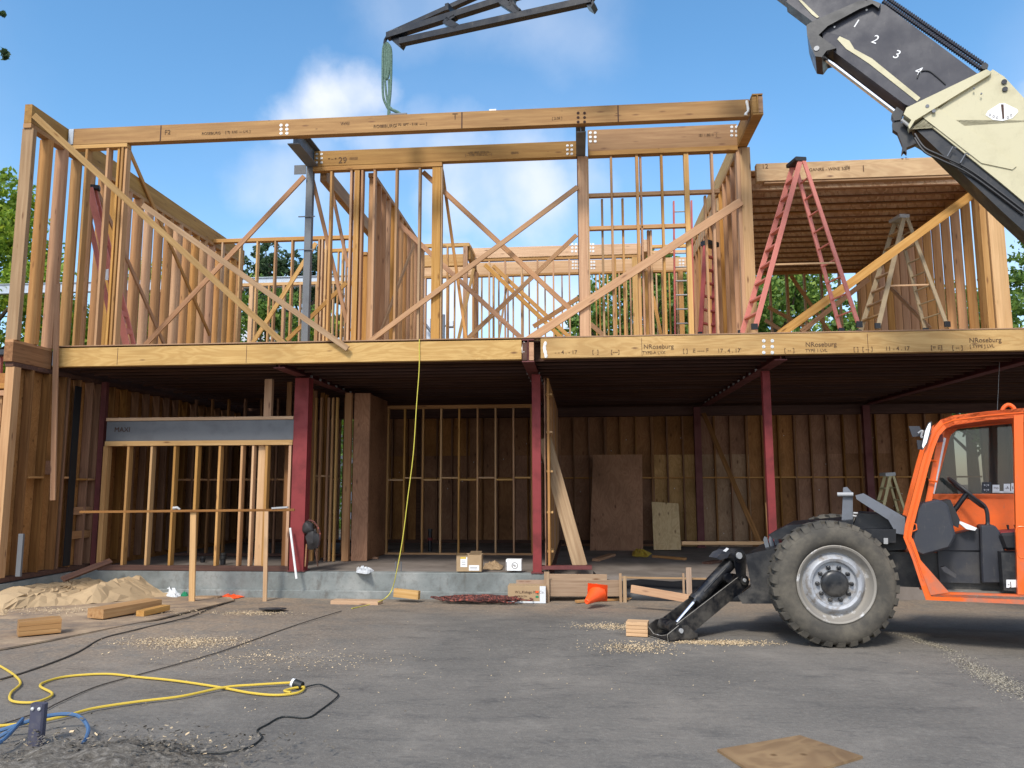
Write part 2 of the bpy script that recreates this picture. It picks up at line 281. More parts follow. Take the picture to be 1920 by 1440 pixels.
# ------------------------------------------------------------------ objects
WM = {}
def link(o, parent=None, M=None):
    C.objects.link(o); M = M or Matrix()
    if parent is not None: o.parent = parent; o.matrix_parent_inverse = WM[parent.name].inverted()
    o.matrix_basis = M; WM[o.name] = M
    return o
def tag(o, label=None, cat=None, group=None, kind=None):
    for k, v in (('label', label), ('category', cat), ('group', group), ('kind', kind)):
        if v: o[k] = v
    return o
def thing(name, label, cat, loc, group=None):
    o = bpy.data.objects.new(name, None); o.empty_display_size = .2
    link(o, None, Matrix.Translation(loc)); return tag(o, label, cat, group)
class MB:
    def __init__(s): s.v = []; s.f = []
    def add(s, vs, fs): n = len(s.v); s.v += [V3(v) for v in vs]; s.f += [tuple(i+n for i in f) for f in fs]; return s
    def box(s, x0, x1, y0, y1, z0, z1, b=0):
        if b: return s.beam(V3((x0, (y0+y1)/2, (z0+z1)/2)), V3((x1, (y0+y1)/2, (z0+z1)/2)), z1-z0, y1-y0, V3((0, 1, 0)), b)
        return s.add([(x, y, z) for x in (x0, x1) for y in (y0, y1) for z in (z0, z1)], [(0, 1, 3, 2), (4, 6, 7, 5), (0, 4, 5, 1), (2, 3, 7, 6), (0, 2, 6, 4), (1, 5, 7, 3)])
    def beam(s, A, B, w, d, nrm, b=.003):
        A = V3(A); B = V3(B); ax = (B-A).normalized(); n = (V3(nrm)-ax*V3(nrm).dot(ax)).normalized(); c = n.cross(ax); h, e = w/2, d/2
        sec = [(-h+b, -e), (h-b, -e), (h, -e+b), (h, e-b), (h-b, e), (-h+b, e), (-h, e-b), (-h, -e+b)]
        vs = [P+c*p+n*q for P in (A, B) for p, q in sec]
        return s.add(vs, [tuple(range(7, -1, -1)), tuple(range(8, 16))]+[(i, (i+1) % 8, 8+(i+1) % 8, 8+i) for i in range(8)])
    def tube(s, pts, r, n=8, cap=True):
        pts = [V3(p) for p in pts]; rs = r if isinstance(r, (list, tuple)) else [r]*len(pts); base = len(s.v); u = None
        for i, p in enumerate(pts):
            t = (pts[min(i+1, len(pts)-1)]-pts[max(i-1, 0)]).normalized()
            if u is None: u = t.orthogonal().normalized()
            u = (u-t*u.dot(t)).normalized(); q = t.cross(u)
            s.v += [p+(u*math.cos(2*math.pi*k/n)+q*math.sin(2*math.pi*k/n))*rs[i] for k in range(n)]
        for i in range(len(pts)-1):
            for k in range(n): s.f.append((base+i*n+k, base+i*n+(k+1) % n, base+(i+1)*n+(k+1) % n, base+(i+1)*n+k))
        if cap: s.f.append(tuple(base+k for k in range(n-1, -1, -1))); e = base+(len(pts)-1)*n; s.f.append(tuple(e+k for k in range(n)))
        return s
    def prism(s, poly, d):
        """poly: world points of one face; d: extrusion vector"""
        n = len(poly); d = V3(d); return s.add([V3(p) for p in poly]+[V3(p)+d for p in poly], [tuple(range(n-1, -1, -1)), tuple(range(n, 2*n))]+[(i, (i+1) % n, n+(i+1) % n, n+i) for i in range(n)])
    def ring(s, outer, inner, d):
        n = len(outer); d = V3(d); b = [V3(p) for p in outer]+[V3(p) for p in inner]; b += [p+d for p in b]; f = []
        for i in range(n):
            j = (i+1) % n
            f += [(i, j, n+j, n+i), (2*n+i, 3*n+i, 3*n+j, 2*n+j), (i, 2*n+i, 2*n+j, j), (n+i, n+j, 3*n+j, 3*n+i)]
        return s.add(b, f)
    def lathe(s, prof, O, ax, n=48):
        ax = V3(ax).normalized(); u = ax.orthogonal().normalized(); q = ax.cross(u); base = len(s.v); m = len(prof)
        for k in range(n):
            a = 2*math.pi*k/n; dr = u*math.cos(a)+q*math.sin(a); s.v += [V3(O)+ax*h+dr*r for h, r in prof]
        for k in range(n):
            for i in range(m-1): s.f.append((base+k*m+i, base+k*m+i+1, base+((k+1) % n)*m+i+1, base+((k+1) % n)*m+i))
        return s
    def build(s, name, m, parent=None, M=None, smooth=False, flipfix=True):
        if M is None:
            c = sum(s.v, V3())/len(s.v); M = Matrix.Translation(c)
        Mi = M.inverted(); me = bpy.data.meshes.new(name); me.from_pydata([tuple(Mi@v) for v in s.v], [], s.f)
        if flipfix:
            import bmesh; bm = bmesh.new(); bm.from_mesh(me); bmesh.ops.recalc_face_normals(bm, faces=bm.faces); bm.to_mesh(me); bm.free()
        me.materials.append(MATS[m])
        if smooth:
            me.polygons.foreach_set('use_smooth', [True]*len(me.polygons))
            try: me.set_sharp_from_angle(angle=R(38))
            except Exception: pass
        return link(bpy.data.objects.new(name, me), parent, M)
def frame_of(A, B, nrm):
    ax = (V3(B)-V3(A)).normalized(); n = (V3(nrm)-ax*V3(nrm).dot(ax)).normalized(); c = n.cross(ax); o = (V3(A)+V3(B))/2
    return Matrix(((ax.x, c.x, n.x, o.x), (ax.y, c.y, n.y, o.y), (ax.z, c.z, n.z, o.z), (0, 0, 0, 1)))
def board(name, A, B, w, d, nrm, m, parent=None, b=.003):
    """a length of timber from A to B, w wide across nrm, d thick along nrm"""
    return MB().beam(A, B, w, d, nrm, b).build(name, m, parent, frame_of(A, B, nrm))
YN = V3((0, 1, 0)); XN = V3((1, 0, 0)); ZN = V3((0, 0, 1))
def bpx(name, p, q, Y, w, d, m, parent, Y2=None):
    """front-face centre line drawn between two pixels standing in the plane y=Y"""
    A = at(*p, Y); B = at(*q, Y if Y2 is None else Y2); o = V3((0, d/2, 0)); return board(name, A+o, B+o, w, d, YN, m, parent)
def stud(px, py, Y, z0, z1, w, d, m, parent):
    x = at(px, py, Y).x; return board('stud', (x, Y+d/2, z0), (x, Y+d/2, z1), w, d, YN, m, parent)
def hplank(name, x0, x1, y0, y1, z0, z1, m, parent):
    return board(name, (x0, (y0+y1)/2, (z0+z1)/2), (x1, (y0+y1)/2, (z0+z1)/2), z1-z0, y1-y0, YN, m, parent)
def dplank(name, y0, y1, x0, x1, z0, z1, m, parent):
    return board(name, ((x0+x1)/2, y0, (z0+z1)/2), ((x0+x1)/2, y1, (z0+z1)/2), z1-z0, x1-x0, XN, m, parent)
def text(s, P, xdir, zdir, h, m, parent, name='stamp', thick=.0015):
    """lettering: P lower-left corner, xdir reading direction, zdir up"""
    cu = bpy.data.curves.new(name, 'FONT'); cu.body = s; cu.size = h; cu.extrude = thick
    o = bpy.data.objects.new(name+'_tmp', cu); C.objects.link(o); dg = bpy.context.evaluated_depsgraph_get(); me = bpy.data.meshes.new_from_object(o.evaluated_get(dg)); C.objects.unlink(o); bpy.data.objects.remove(o)
    me.materials.clear(); me.materials.append(MATS[m]); x = V3(xdir).normalized(); n = x.cross(V3(zdir)).normalized(); z = n.cross(x)
    M = Matrix(((x.x, z.x, n.x, P[0]), (x.y, z.y, n.y, P[1]), (x.z, z.z, n.z, P[2]), (0, 0, 0, 1)))
    return link(bpy.data.objects.new(name, me), parent, M)
def smooth_path(pts, n=6):
    o = []; P = [V3(p) for p in pts]
    for i in range(len(P)-1):
        a, b, c, d = P[max(i-1, 0)], P[i], P[i+1], P[min(i+2, len(P)-1)]
        for k in range(n):
            t = k/n; o.append(.5*((2*b)+(c-a)*t+(2*a-5*b+4*c-d)*t*t+(3*b-a-3*c+d)*t**3))
    return o+[P[-1]]
# ================================================================== GROUND
def hump(x, y): return .012*noise.noise(V3((x*.6, y*.6, 0)))+.006*noise.noise(V3((x*2.3, y*2.3, 3)))
gb = MB(); xs = [-400, -120, -50, -25, -16]+[-14+.35*i for i in range(80)]+[16, 25, 50, 120, 400]; ys = [-120, -40, -20]+[-14+.3*i for i in range(49)]+[2, 4, 8, 14, 30, 80, 400]
nx = len(xs)
gb.v = [V3((x, y, gz(x, y)+(hump(x, y) if abs(x) < 14 and -14 < y < 1 else 0))) for y in ys for x in xs]
gb.f = [(j*nx+i, j*nx+i+1, (j+1)*nx+i+1, (j+1)*nx+i) for j in range(len(ys)-1) for i in range(nx-1)]
tag(gb.build('ground', 'lot_ground', None, Matrix(), True, False), kind='structure')
# ================================================================== BUILDING
ZF = 4.22; XL = -9.1; XR = 7.3
bld = thing('timber_building', 'two storey timber frame building under construction with open stud walls above long floor beams', 'building', (-.9, 0, .28))
def wallgrp(name, mb, m='stud_wood'): return mb.build(name, m, bld)
fd = MB(); fd.box(-9.3, -.62, 0, .22, -.5, .275, .01); fd2 = MB().box(-9.0, -.62, -.05, -.002, -.5, -.035, .012).build('footing', 'concrete', bld); fnd = fd.build('foundation', 'concrete', bld)
MB().box(-9.24, -9.05, -2.08, -.002, -.5, .275, .01).build('foundation', 'concrete', bld)
MB().box(-9.24, -.62, .222, 9, -.3, .262).build('slab', 'slab_floor', bld)
MB().box(-.618, 14, .45, 9, -.3, .19).build('slab', 'slab_floor', bld)
MB().box(-9.24, -8.8, .05, .2, .276, .28).build('mortar_patch', 'foam_white', bld)
# form boards and stakes along the right bay
hplank('form_board', -.60, .46, -.03, .01, .02, .275, 'old_board', bld)
for a, b in [((1020, 1091), (1163, 1091)), ((1245, 1098), (1178, 1098))]: pass
bpx('form_board', (1025, 1103), (1165, 1103), -.12, .27, .035, 'old_board', bld)
bpx('form_board', (968, 1093), (1022, 1093), -.06, .10, .03, 'old_board', bld)
bpx('form_board', (1165, 1083), (1475, 1088), .02, .03, .04, 'grey_wood', bld)
bpx('sill_plate', (1015, 1065), (1110, 1065), .02, .06, .2, 'dark_primer', bld)
for px, y0, y1, w_, m_ in [(1025, 1072, 1126, .09, 'old_board'), (1163, 1075, 1122, .045, 'grey_wood'), (1171, 1080, 1122, .06, 'old_board'), (1281, 1075, 1120, .035, 'grey_wood'), (1291, 1064, 1120, .09, 'old_board')]:
    A = at(px, y0, -.17); board('stake', (A.x, -.17, A.z), (A.x, -.17, gz(0, -.2)-.1), w_, .03, YN, m_, bld)
# black felt along the cut edge of the slab
ft = MB(); P = [(x, y) for x, y in [(1112, 1070), (1125, 1083), (1160, 1090), (1200, 1085), (1260, 1090), (1310, 1086), (1400, 1090)]]
top = [at(x, y, .30)+V3((0, random.uniform(-.05, .03), 0)) for x, y in P]; bot = [V3((p.x, .05+random.uniform(-.06, .05), -.2)) for p in top]; n = len(P)
ft.v = top+bot; ft.f = [(i, i+1, n+i+1, n+i) for i in range(n-1)]; fo = ft.build('felt_flap', 'black_rubber', bld, None, True); fo.modifiers.new('t', 'SOLIDIFY').thickness = .006

# ---- lower left side wall (runs away from us at x = -9.1)
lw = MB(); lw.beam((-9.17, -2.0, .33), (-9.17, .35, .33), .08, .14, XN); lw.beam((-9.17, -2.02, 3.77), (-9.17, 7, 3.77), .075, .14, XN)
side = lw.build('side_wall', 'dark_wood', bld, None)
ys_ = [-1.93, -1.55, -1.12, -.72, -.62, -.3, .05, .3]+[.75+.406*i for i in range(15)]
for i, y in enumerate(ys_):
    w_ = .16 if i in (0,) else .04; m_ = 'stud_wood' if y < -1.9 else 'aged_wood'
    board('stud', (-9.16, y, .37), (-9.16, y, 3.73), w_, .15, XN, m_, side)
board('sheathing', (-9.255, -1.9, 2.0), (-9.255, 7, 2.0), 3.5, .015, XN, 'plywood_brown', side)
for y0, y1, z in [(-1.5, -1.15, 1.95), (-.6, -.32, 1.95), (-.28, .03, 1.92), (.08, .28, 1.92), (-.28, .28, 1.35), (-.28, .28, .92)]:
    board('blocking', (-9.13, y0, z), (-9.13, y1, z), .14 if z < 1.4 else .035, .04 if z < 1.4 else .13, XN, 'pink_wood', side)
board('blocking', (-9.2, -1.1, 2.12), (-9.2, -.66, 2.12), .24, .04, XN, 'plywood_brown', side)
# the felt strip hanging inside
MB().box(-9.07, -9.05, -.5, -.33, .4, 3.6).build('felt_strip', 'black_rubber', side)
# rim at floor level of the side wall
MB().beam((-9.17, -2.06, 3.965), (-9.17, -1.14, 3.965), .31, .15, XN).build('rim_beam', 'aged_wood', bld, frame_of((-9.17, -2.06, 3.965), (-9.17, -1.14, 3.965), XN))
board('top_plate', (-9.17, -2.06, 4.145), (-9.17, -1.14, 4.145), .045, .15, XN, 'primer_red' if 0 else 'pink_wood', bld)
# wood hanging at the left (loose vertical board over the corner)
board('hanging_board', at(104, 585, -1.22)+V3((0, 0, .5)), at(99, 938, -1.22), .09, .035, YN, 'pink_wood', bld)
# lower building wing at far left
lf = MB(); lf.beam((-12.5, -1.5, 2.0), (-9.4, -1.5, 2.0), 3.4, .02, YN); lft = lf.build('wing_wall', 'plywood_brown', bld)
for x in (-9.62, -9.95, -10.4, -10.8, -11.3): board('stud', (x, -1.56, .3), (x, -1.56, 3.4), .09, .09, YN, 'stud_wood', lft)
for z, h in ((3.42, .09), (3.30, .09), (1.93, .24)): hplank('plate', -12.4, -9.36, -1.66, -1.52, z, z+h, 'pink_wood', lft)
board('brace', (-9.66, -1.72, 3.3), (-10.1, -1.72, .5), .09, .03, YN, 'pink_wood', lft)

# ---- lower framed opening, x -8.55 .. -5.25
X0, X1 = at(190, 930, 0).x, at(545, 930, 0).x
op = MB(); op.beam((X0, .07, .325), (X1, .07, .325), .09, .14, YN); opening = op.build('opening_frame', 'dark_wood', bld)
zt = at(370, 826, 0).z
hplank('plate', X0, X1, 0, .14, zt-.09, zt, 'pale_wood', opening)
zb = at(370, 816, 0).z; zb1 = at(370, 788, 0).z
lb = hplank('lintel_beam', X0, X1, .03, .12, zt+.002, zb1, 'steel_grey', opening)
text('MAXI', at(214, 810, .02)+V3((0, .0, 0)), (1, 0, 0), (0, 0, 1), .13, 'ink', lb)
hplank('plate', X0, X1, 0, .14, zb1+.002, zb1+.06, 'pale_wood', opening)
for px, w_, m_ in [(191, .09, 'stud_wood'), (234, .045, 'stud_wood'), (278, .042, 'pale_wood'), (322, .045, 'stud_wood'), (364, .05, 'stud_wood'), (407, .045, 'stud_wood'), (449, .045, 'stud_wood'), (470, .04, 'pale_wood'), (484, .13, 'pale_wood'), (496, .05, 'stud_wood'), (540, .05, 'stud_wood')]:
    x = at(px, 930, 0).x; dd = .05 if w_ > .1 else .135; yy = .02+dd/2+(.07 if w_ > .1 else 0)
    board('stud', (x, yy, .372), (x, yy, zt-.092), w_, dd, YN, m_, opening)
x = at(500, 745, 0).x; board('post', (x, .1, zb1+.062), (x, .1, 3.75), .14, .1, YN, 'stud_wood', opening)
# studs of the rooms behind the opening
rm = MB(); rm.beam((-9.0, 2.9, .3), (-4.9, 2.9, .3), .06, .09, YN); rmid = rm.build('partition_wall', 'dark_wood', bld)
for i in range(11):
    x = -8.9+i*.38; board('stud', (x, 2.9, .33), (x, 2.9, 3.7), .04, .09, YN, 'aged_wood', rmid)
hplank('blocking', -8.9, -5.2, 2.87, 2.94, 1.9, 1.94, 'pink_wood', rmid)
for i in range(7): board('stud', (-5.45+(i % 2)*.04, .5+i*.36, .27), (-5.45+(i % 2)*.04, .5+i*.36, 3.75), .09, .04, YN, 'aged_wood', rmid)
# ---- partition running back beside the red column, door gap and stub walls
pw = MB(); pw.beam((-4.95, 2.5, .285), (-4.2, 2.5, .285), .04, .09, YN); pwall = pw.build('partition_wall', 'pink_wood', bld)
for px, m_ in [(588, 'stud_wood'), (612, 'pink_wood'), (620, 'stud_wood'), (628, 'pale_wood'), (598, 'pink_wood')]:
    stud(px, 900, 1.9, .27, 3.6, .04, .09, m_, pwall)
bpx('blocking', (578, 892), (618, 893), 1.95, .035, .08, 'pale_wood', pwall)
board('post', V3((at(660, 900, 2.0).x-.1, 2.0, .27)), V3((at(660, 900, 2.0).x-.1, 2.0, 3.7)), .14, .12, YN, 'pink_wood', pwall)
xx = at(690, 900, 2.0).x
MB().box(xx-.33, xx, 2.03, 2.07, .27, 3.7).build('sheathing', 'plywood_brown', pwall, Matrix.Translation((xx, 2, 1)))
xs0 = at(692, 900, 2.1).x
board('sheathing', (xs0, 2.09, 1.98), (xs0, 3.48, 1.98), 3.4, .02, XN, 'plywood_brown', pwall)
# ---- stud wall in the middle bay (y = 3.5)
ms = MB(); x0, x1 = at(694, 900, 3.5).x, at(1001, 900, 3.5).x; ms.beam((x0, 3.55, .28), (x1, 3.55, .28), .045, .09, YN); mid = ms.build('stud_wall', 'stud_wood', bld)
hplank('plate', x0, x1, 3.5, 3.6, 3.5, 3.58, 'pink_wood', mid)
pxs = [726, 757, 792, 826, 860, 895, 929, 963, 997]
for i, px in enumerate(pxs):
    stud(px, 900, 3.5, .305, 3.5, .04, .09, 'pale_wood' if i in (3, 6) else 'stud_wood', mid)
    a = at(px, 900, 3.5).x; b2 = at(pxs[i-1] if i else 694, 900, 3.5).x
    hplank('blocking', b2+.022, a-.022, 3.502, 3.59, 1.93-(i % 2)*.045, 1.965-(i % 2)*.045, 'pale_wood', mid)
# ---- rear wall (y 6.8): sheathing seen from inside with studs and a blocking row
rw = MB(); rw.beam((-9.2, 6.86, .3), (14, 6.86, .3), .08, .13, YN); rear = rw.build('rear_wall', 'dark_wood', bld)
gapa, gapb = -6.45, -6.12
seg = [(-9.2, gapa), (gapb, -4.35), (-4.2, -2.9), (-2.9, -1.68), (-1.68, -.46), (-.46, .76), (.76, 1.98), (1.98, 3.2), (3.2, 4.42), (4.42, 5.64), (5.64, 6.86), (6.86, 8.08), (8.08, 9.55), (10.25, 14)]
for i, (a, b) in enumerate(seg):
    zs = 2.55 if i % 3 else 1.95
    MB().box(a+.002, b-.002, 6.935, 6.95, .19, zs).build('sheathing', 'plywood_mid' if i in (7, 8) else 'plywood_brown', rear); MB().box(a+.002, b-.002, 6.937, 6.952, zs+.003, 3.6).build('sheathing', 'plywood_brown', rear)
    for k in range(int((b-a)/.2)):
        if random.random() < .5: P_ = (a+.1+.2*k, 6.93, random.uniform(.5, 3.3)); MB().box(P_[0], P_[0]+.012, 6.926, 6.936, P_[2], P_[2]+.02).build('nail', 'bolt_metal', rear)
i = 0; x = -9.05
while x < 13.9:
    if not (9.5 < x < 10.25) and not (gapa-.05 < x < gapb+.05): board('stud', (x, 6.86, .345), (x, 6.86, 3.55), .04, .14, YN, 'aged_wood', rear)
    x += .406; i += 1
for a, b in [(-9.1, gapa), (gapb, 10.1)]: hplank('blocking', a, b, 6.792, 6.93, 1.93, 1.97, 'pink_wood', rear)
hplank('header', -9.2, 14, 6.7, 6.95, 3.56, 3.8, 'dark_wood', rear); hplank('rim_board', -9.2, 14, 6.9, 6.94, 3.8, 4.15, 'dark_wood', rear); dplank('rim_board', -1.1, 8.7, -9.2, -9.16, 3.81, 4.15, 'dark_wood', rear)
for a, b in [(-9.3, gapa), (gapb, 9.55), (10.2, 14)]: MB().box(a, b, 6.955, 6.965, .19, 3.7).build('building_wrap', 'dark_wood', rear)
# ---- bay divider right of the centre column
dv = MB(); dv.beam((-.5, .25, .30), (-.5, 6.78, .30), .07, .1, XN); div = dv.build('divider_wall', 'dark_wood', bld)
MB().box(-.60, -.585, .12, 6.78, .32, 3.7).build('sheathing', 'plywood_brown', div)
for i in range(16): board('stud', (-.53, .16+i*.406, .34), (-.53, .16+i*.406, 3.7), .04, .09, YN, 'pink_wood', div)
for z in (.62, 1.3, 2.02, 2.72, 3.4): dplank('blocking', .19, .55, -.575, -.46, z, z+.035, 'pale_wood', div)
# ---- steel columns and girders
def column(x, y, w_, m, z0=.28, z1=3.76):
    c = MB().box(x-w_/2, x+w_/2, y, y+w_*.9, z0, z1, .006).build('column', m, bld); MB().box(x-w_/2-.03, x+w_/2+.03, y-.02, y+w_, z0, z0+.02).build('base_plate', 'dark_primer', c); return c
column(at(561, 880, 0).x, 0, .26, 'primer_red'); column(at(1006, 880, 0).x, .0, .15, 'primer_red'); column(at(1443, 850, 0).x, 0, .13, 'primer_red', .19)
column(at(185, 880, .2).x, .2, .1, 'dark_primer'); column(at(1311, 890, 6.5).x, 6.5, .17, 'dark_primer', .19); column(at(1632, 890, 6.5).x, 6.5, .17, 'dark_primer', .19)
GX = [-5.07, -.80, 3.28, 7.42]
def girder(x, y0, y1, zb, zt_, m, w_=.17, name='girder'):
    g = MB(); g.box(x-w_/2, x+w_/2, y0, y1, zb, zb+.018); g.box(x-w_/2, x+w_/2, y0, y1, zt_-.018, zt_); g.box(x-.007, x+.007, y0, y1, zb+.018, zt_-.018)
    return g.build(name, m, bld)
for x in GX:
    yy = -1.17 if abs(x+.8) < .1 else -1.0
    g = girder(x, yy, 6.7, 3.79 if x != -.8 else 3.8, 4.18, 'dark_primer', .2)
    if x != 7.42:
        for k in range(12):
            for s in (-1, 1): MB().box(x+s*.1-.02, x+s*.1+.02, .3+k*.5, .34+k*.5, 3.8, 3.84).build('joist_clip', 'pale_steel', g)
# wood packers in the exposed girder end
xg = -.80
for s, m_ in ((-1, 'dark_wood'), (1, 'pink_wood')): MB().box(xg+s*.055-.038, xg+s*.055+.038, -1.16, -1.0, 3.83, 4.13).build('packer', m_, bld)
for x in (at(982, 655, -1.15).x, at(1022, 655, -1.15).x):
    f_ = MB(); pts = [V3((x+.012*math.sin(z*23), -1.13, z)) for z in np.linspace(3.87, 4.14, 9)]; f_.tube(pts, [.02, .03, .024, .034, .026, .03, .022, .03, .016], 6); f_.build('foam_seam', 'foam_white', bld, None, True)
# ---- floor: joists and deck
XB = [-9.0, -5.17, -4.97, -.9, -.7, 3.18, 3.38, 7.32, 7.52, 14]
for bi in range(5):
    a, b = XB[2*bi], XB[2*bi+1]
    for k in range(19):
        y = -.86+k*.406
        if y > 6.6: break
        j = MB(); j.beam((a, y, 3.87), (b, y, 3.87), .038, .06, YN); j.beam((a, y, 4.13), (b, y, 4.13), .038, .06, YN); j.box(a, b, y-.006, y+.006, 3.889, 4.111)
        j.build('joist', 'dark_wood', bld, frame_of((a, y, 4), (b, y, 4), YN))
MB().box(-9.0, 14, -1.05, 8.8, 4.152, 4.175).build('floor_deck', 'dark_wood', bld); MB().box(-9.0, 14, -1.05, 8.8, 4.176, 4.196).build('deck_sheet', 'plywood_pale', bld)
# ---- the long floor beam on the face of the building
def lvl(name, x0, x1, y, z0, z1, m='yellow_beam', d=.13): return hplank(name, x0, x1, y, y+d, z0, z1, m, bld)
xa, xb = at(978, 655, -1.1).x, at(1014, 655, -1.1).x
fbl = lvl('floor_beam', -9.08, xa, -1.13, 3.855, 4.18); fbr = lvl('floor_beam', xb, 14, -1.13, 3.865, 4.2)
hplank('plate', -9.08, 14, -1.14, -.9, 4.202, 4.222, 'brown_beam', bld)
for x in (-5.6, -7.9, 1.05, 4.6): MB().box(x, x+.006, -1.1335, -1.12, 3.87, 4.17).build('seam', 'ink', fbr if x > 0 else fbl)
def stamp(px, py, Y, s, h, par, m='faded_ink'):
    P = at(px, py, Y-.004); return text(s, P, (1, 0, 0), (0, 0, 1), h, m, par)
for px, py in [(1205, 654), (1510, 650), (1820, 642)]:
    stamp(px+random.uniform(-3, 3), py, -1.13, 'NRoseburg', .105, fbr); stamp(px+random.uniform(-2, 4), py+10, -1.13, ['[ TYPE ] LVL', 'TYPE-A LVX', 'TYPE 1 LVL'][(px//300) % 3], .07, fbr)
for px, py, s in [(1110, 663, '[  ]'), (1145, 663, '[---]'), (1280, 661, '[ ]   E ---- F'), (1345, 661, "17 . 4 . 17'"), (1470, 660, '[ -- ]'), (1600, 658, '[ ]  [ -- ]'), (1660, 657, '11 - 4 . 17'), (1745, 655, '[= E]'), (1785, 655, '[ -- ]'), (1040, 664, '- - 4 . - 17')]: stamp(px, py, -1.13, s, .09, fbr)
def bolts(px, py, Y, par, nx=2, ny=3, dx=16, dy=11, r=.027, m='bolt_metal'):
    for i in range(nx):
        for j in range(ny):
            P = at(px+i*dx, py+j*dy, Y-.002); b = MB(); b.lathe([(0, .0), (-.004, 0.0001), (-.006, r*.45), (-.012, r*.5), (-.012, r*.55), (-.003, r*.6), (-.003, r), (0, r)], P, (0, 1, 0), 16); b.build('bolt_washer', m, par, None, True)
bolts(1432, 639, -1.13, fbr)
# hanger bracket at the left end
MB().box(-9.08, -9.0, -1.14, -1.131, 3.88, 4.15).build('hanger', 'galvanised', fbl)
# roof beam on the face of the building
rb = lvl('roof_beam', -9.08, at(1404, 200, -1.1).x, -1.13, 7.895, 8.2, 'brown_beam', .14)
MB().box(-9.08, -8.99, -1.145, -1.131, 7.9, 8.19).build('hanger', 'galvanised', rb)
bolts(527, 235, -1.13, rb, 2, 3, 11, 7.5); bolts(1084, 212, -1.13, rb, 2, 3, 12, 8.3, .025, 'ink')
for px in (302, 865, 1158): x = at(px, 220, -1.13).x; MB().box(x, x+.02, -1.1335, -1.12, 7.9, 8.19).build('seam', 'ink', rb)
for px, py, s, h in [(378, 253, 'ROSEBURG', .07), (422, 250, '[ TJ  2.0E  --- LVL ]', .06), (700, 240, 'ROSEBURG', .08), (742, 236, '[ 70  BFT - 2.0E  ----- ]', .06), (1035, 224, '[ 2.0E ]', .06), (638, 235, 'W/II', .09), (308, 252, 'F2', .12), (848, 224, 'T', .16)]: stamp(px, py, -1.13, s, h, rb)
P = at(1402, 206, -1.15); f_ = MB(); f_.tube([V3((P.x+.01*math.sin(z*19)-(.03 if z < 7.97 else 0), -1.14, z)) for z in np.linspace(7.91, 8.17, 8)], [.03, .024, .02, .024, .02, .022, .024, .018], 6); f_.build('foam_seam', 'foam_white', rb, None, True)
# outriggers: steel channels back to the wall line
ob = girder(at(572, 290, -.5).x-.03, -1.0, .2, 7.8, 8.16, 'steel_grey', .22, 'outrigger'); girder(at(1092, 270, -.3).x-.03, -1.0, .1, 7.8, 8.16, 'steel_grey', .17, 'outrigger')
MB().box(at(551, 300, 0).x, at(575, 300, 0).x-.02, .03, .045, 7.68, 7.86).build('gusset_plate', 'steel_grey', ob)
xo = at(1421, 205, -1.25).x
o3 = MB().box(xo-.085, xo+.085, -1.26, .2, 7.86, 7.885).box(xo-.085, xo+.085, -1.26, .2, 8.2, 8.225).box(xo-.01, xo+.01, -1.26, .2, 7.886, 8.2).build('outrigger', 'brown_beam', bld)
for s in (-1, 1): MB().box(xo+s*.05-.036, xo+s*.05+.036, -1.25, .15, 7.90, 8.18).build('packer', 'brown_beam', o3)
# ---- wall-line beams (y = 0) upper floor
b2 = lvl('wall_beam', at(590, 300, 0).x, at(1083, 290, 0).x, -.02, 7.80, 8.10, 'brown_beam')
bolts(594, 289, -.02, b2, 2, 3, 9, 7.8, .024); bolts(1064, 273, -.02, b2, 2, 3, 8, 7.8, .024)
for px, py, s, h in [(634, 306, '29', .17), (655, 300, 'IIIIIIII', .08), (615, 300, '= -- =', .07), (872, 293, '[-- 2.0E 1950 LVL --]', .06), (875, 288, '- 2.0E 1950  ROS 10 -', .05), (958, 289, 'IBIIIII', .07)]: stamp(px, py, -.02, s, h, b2)
b3 = lvl('wall_beam', at(1102, 260, 0).x, 2.95, -.02, 7.89, 8.3, 'brown_beam')
bolts(1107, 249, -.02, b3, 2, 3, 9, 8, .026); bolts(1372, 238, -.02, b3, 2, 3, 9, 8, .026)
stamp(1310, 256, -.02, 'IBI 1.8E II  [', .07, b3)
hp = hplank('plate', at(1102, 260, 0).x, 2.95, -.03, .12, 7.80, 7.888, 'brown_beam', bld)
b4 = lvl('wall_beam', at(1418, 320, 0).x, 6.75, -.02, 7.2, 7.53, 'yellow_beam'); hplank('plate', 3.4, 7.25, -.0, .13, 7.16, 7.198, 'brown_beam', bld)
stamp(1428, 316, -.02, '12', .12, b4); stamp(1517, 321, -.02, 'GANRE - WINE 50. |', .08, b4); stamp(1584, 317, -.02, 'IBI', .09, b4); stamp(1617, 322, -.02, 'I', .17, b4); stamp(1690, 300, -.02, '= T-', .07, b4)
# ---- upper side wall, left
uw = MB(); uw.beam((-9.17, -2.05, 7.83), (-9.17, 6.3, 7.83), .08, .14, XN); ul = uw.build('side_wall', 'stud_wood', bld)
board('side_beam', (-9.17, -2.05, 8.04), (-9.17, 6.3, 8.04), .33, .13, XN, 'brown_beam', ul)
for i in range(21):
    y = -1.96+.406*i if i else -1.98
    board('stud', (-9.17, y, 4.17 if y < -1.1 else ZF), (-9.17, y, 7.79), .09 if i in (0, 1, 2, 8, 12) else .045, .2, XN, ['stud_wood', 'pink_wood', 'pink_wood'][i % 3] if i else 'grey_wood', ul)
for p, q in [((240, 277), (393, 628)), ((180, 353), (312, 655))]:
    A, B = atx(*p, XL+.03), atx(*q, XL+.03); board('brace', A, B, .09, .035, XN, 'pink_wood', ul)
board('brace', V3((-9.06, -2.05, 8.0)), at(533, 645, -.9), .10, .038, YN, 'grey_wood', ul)
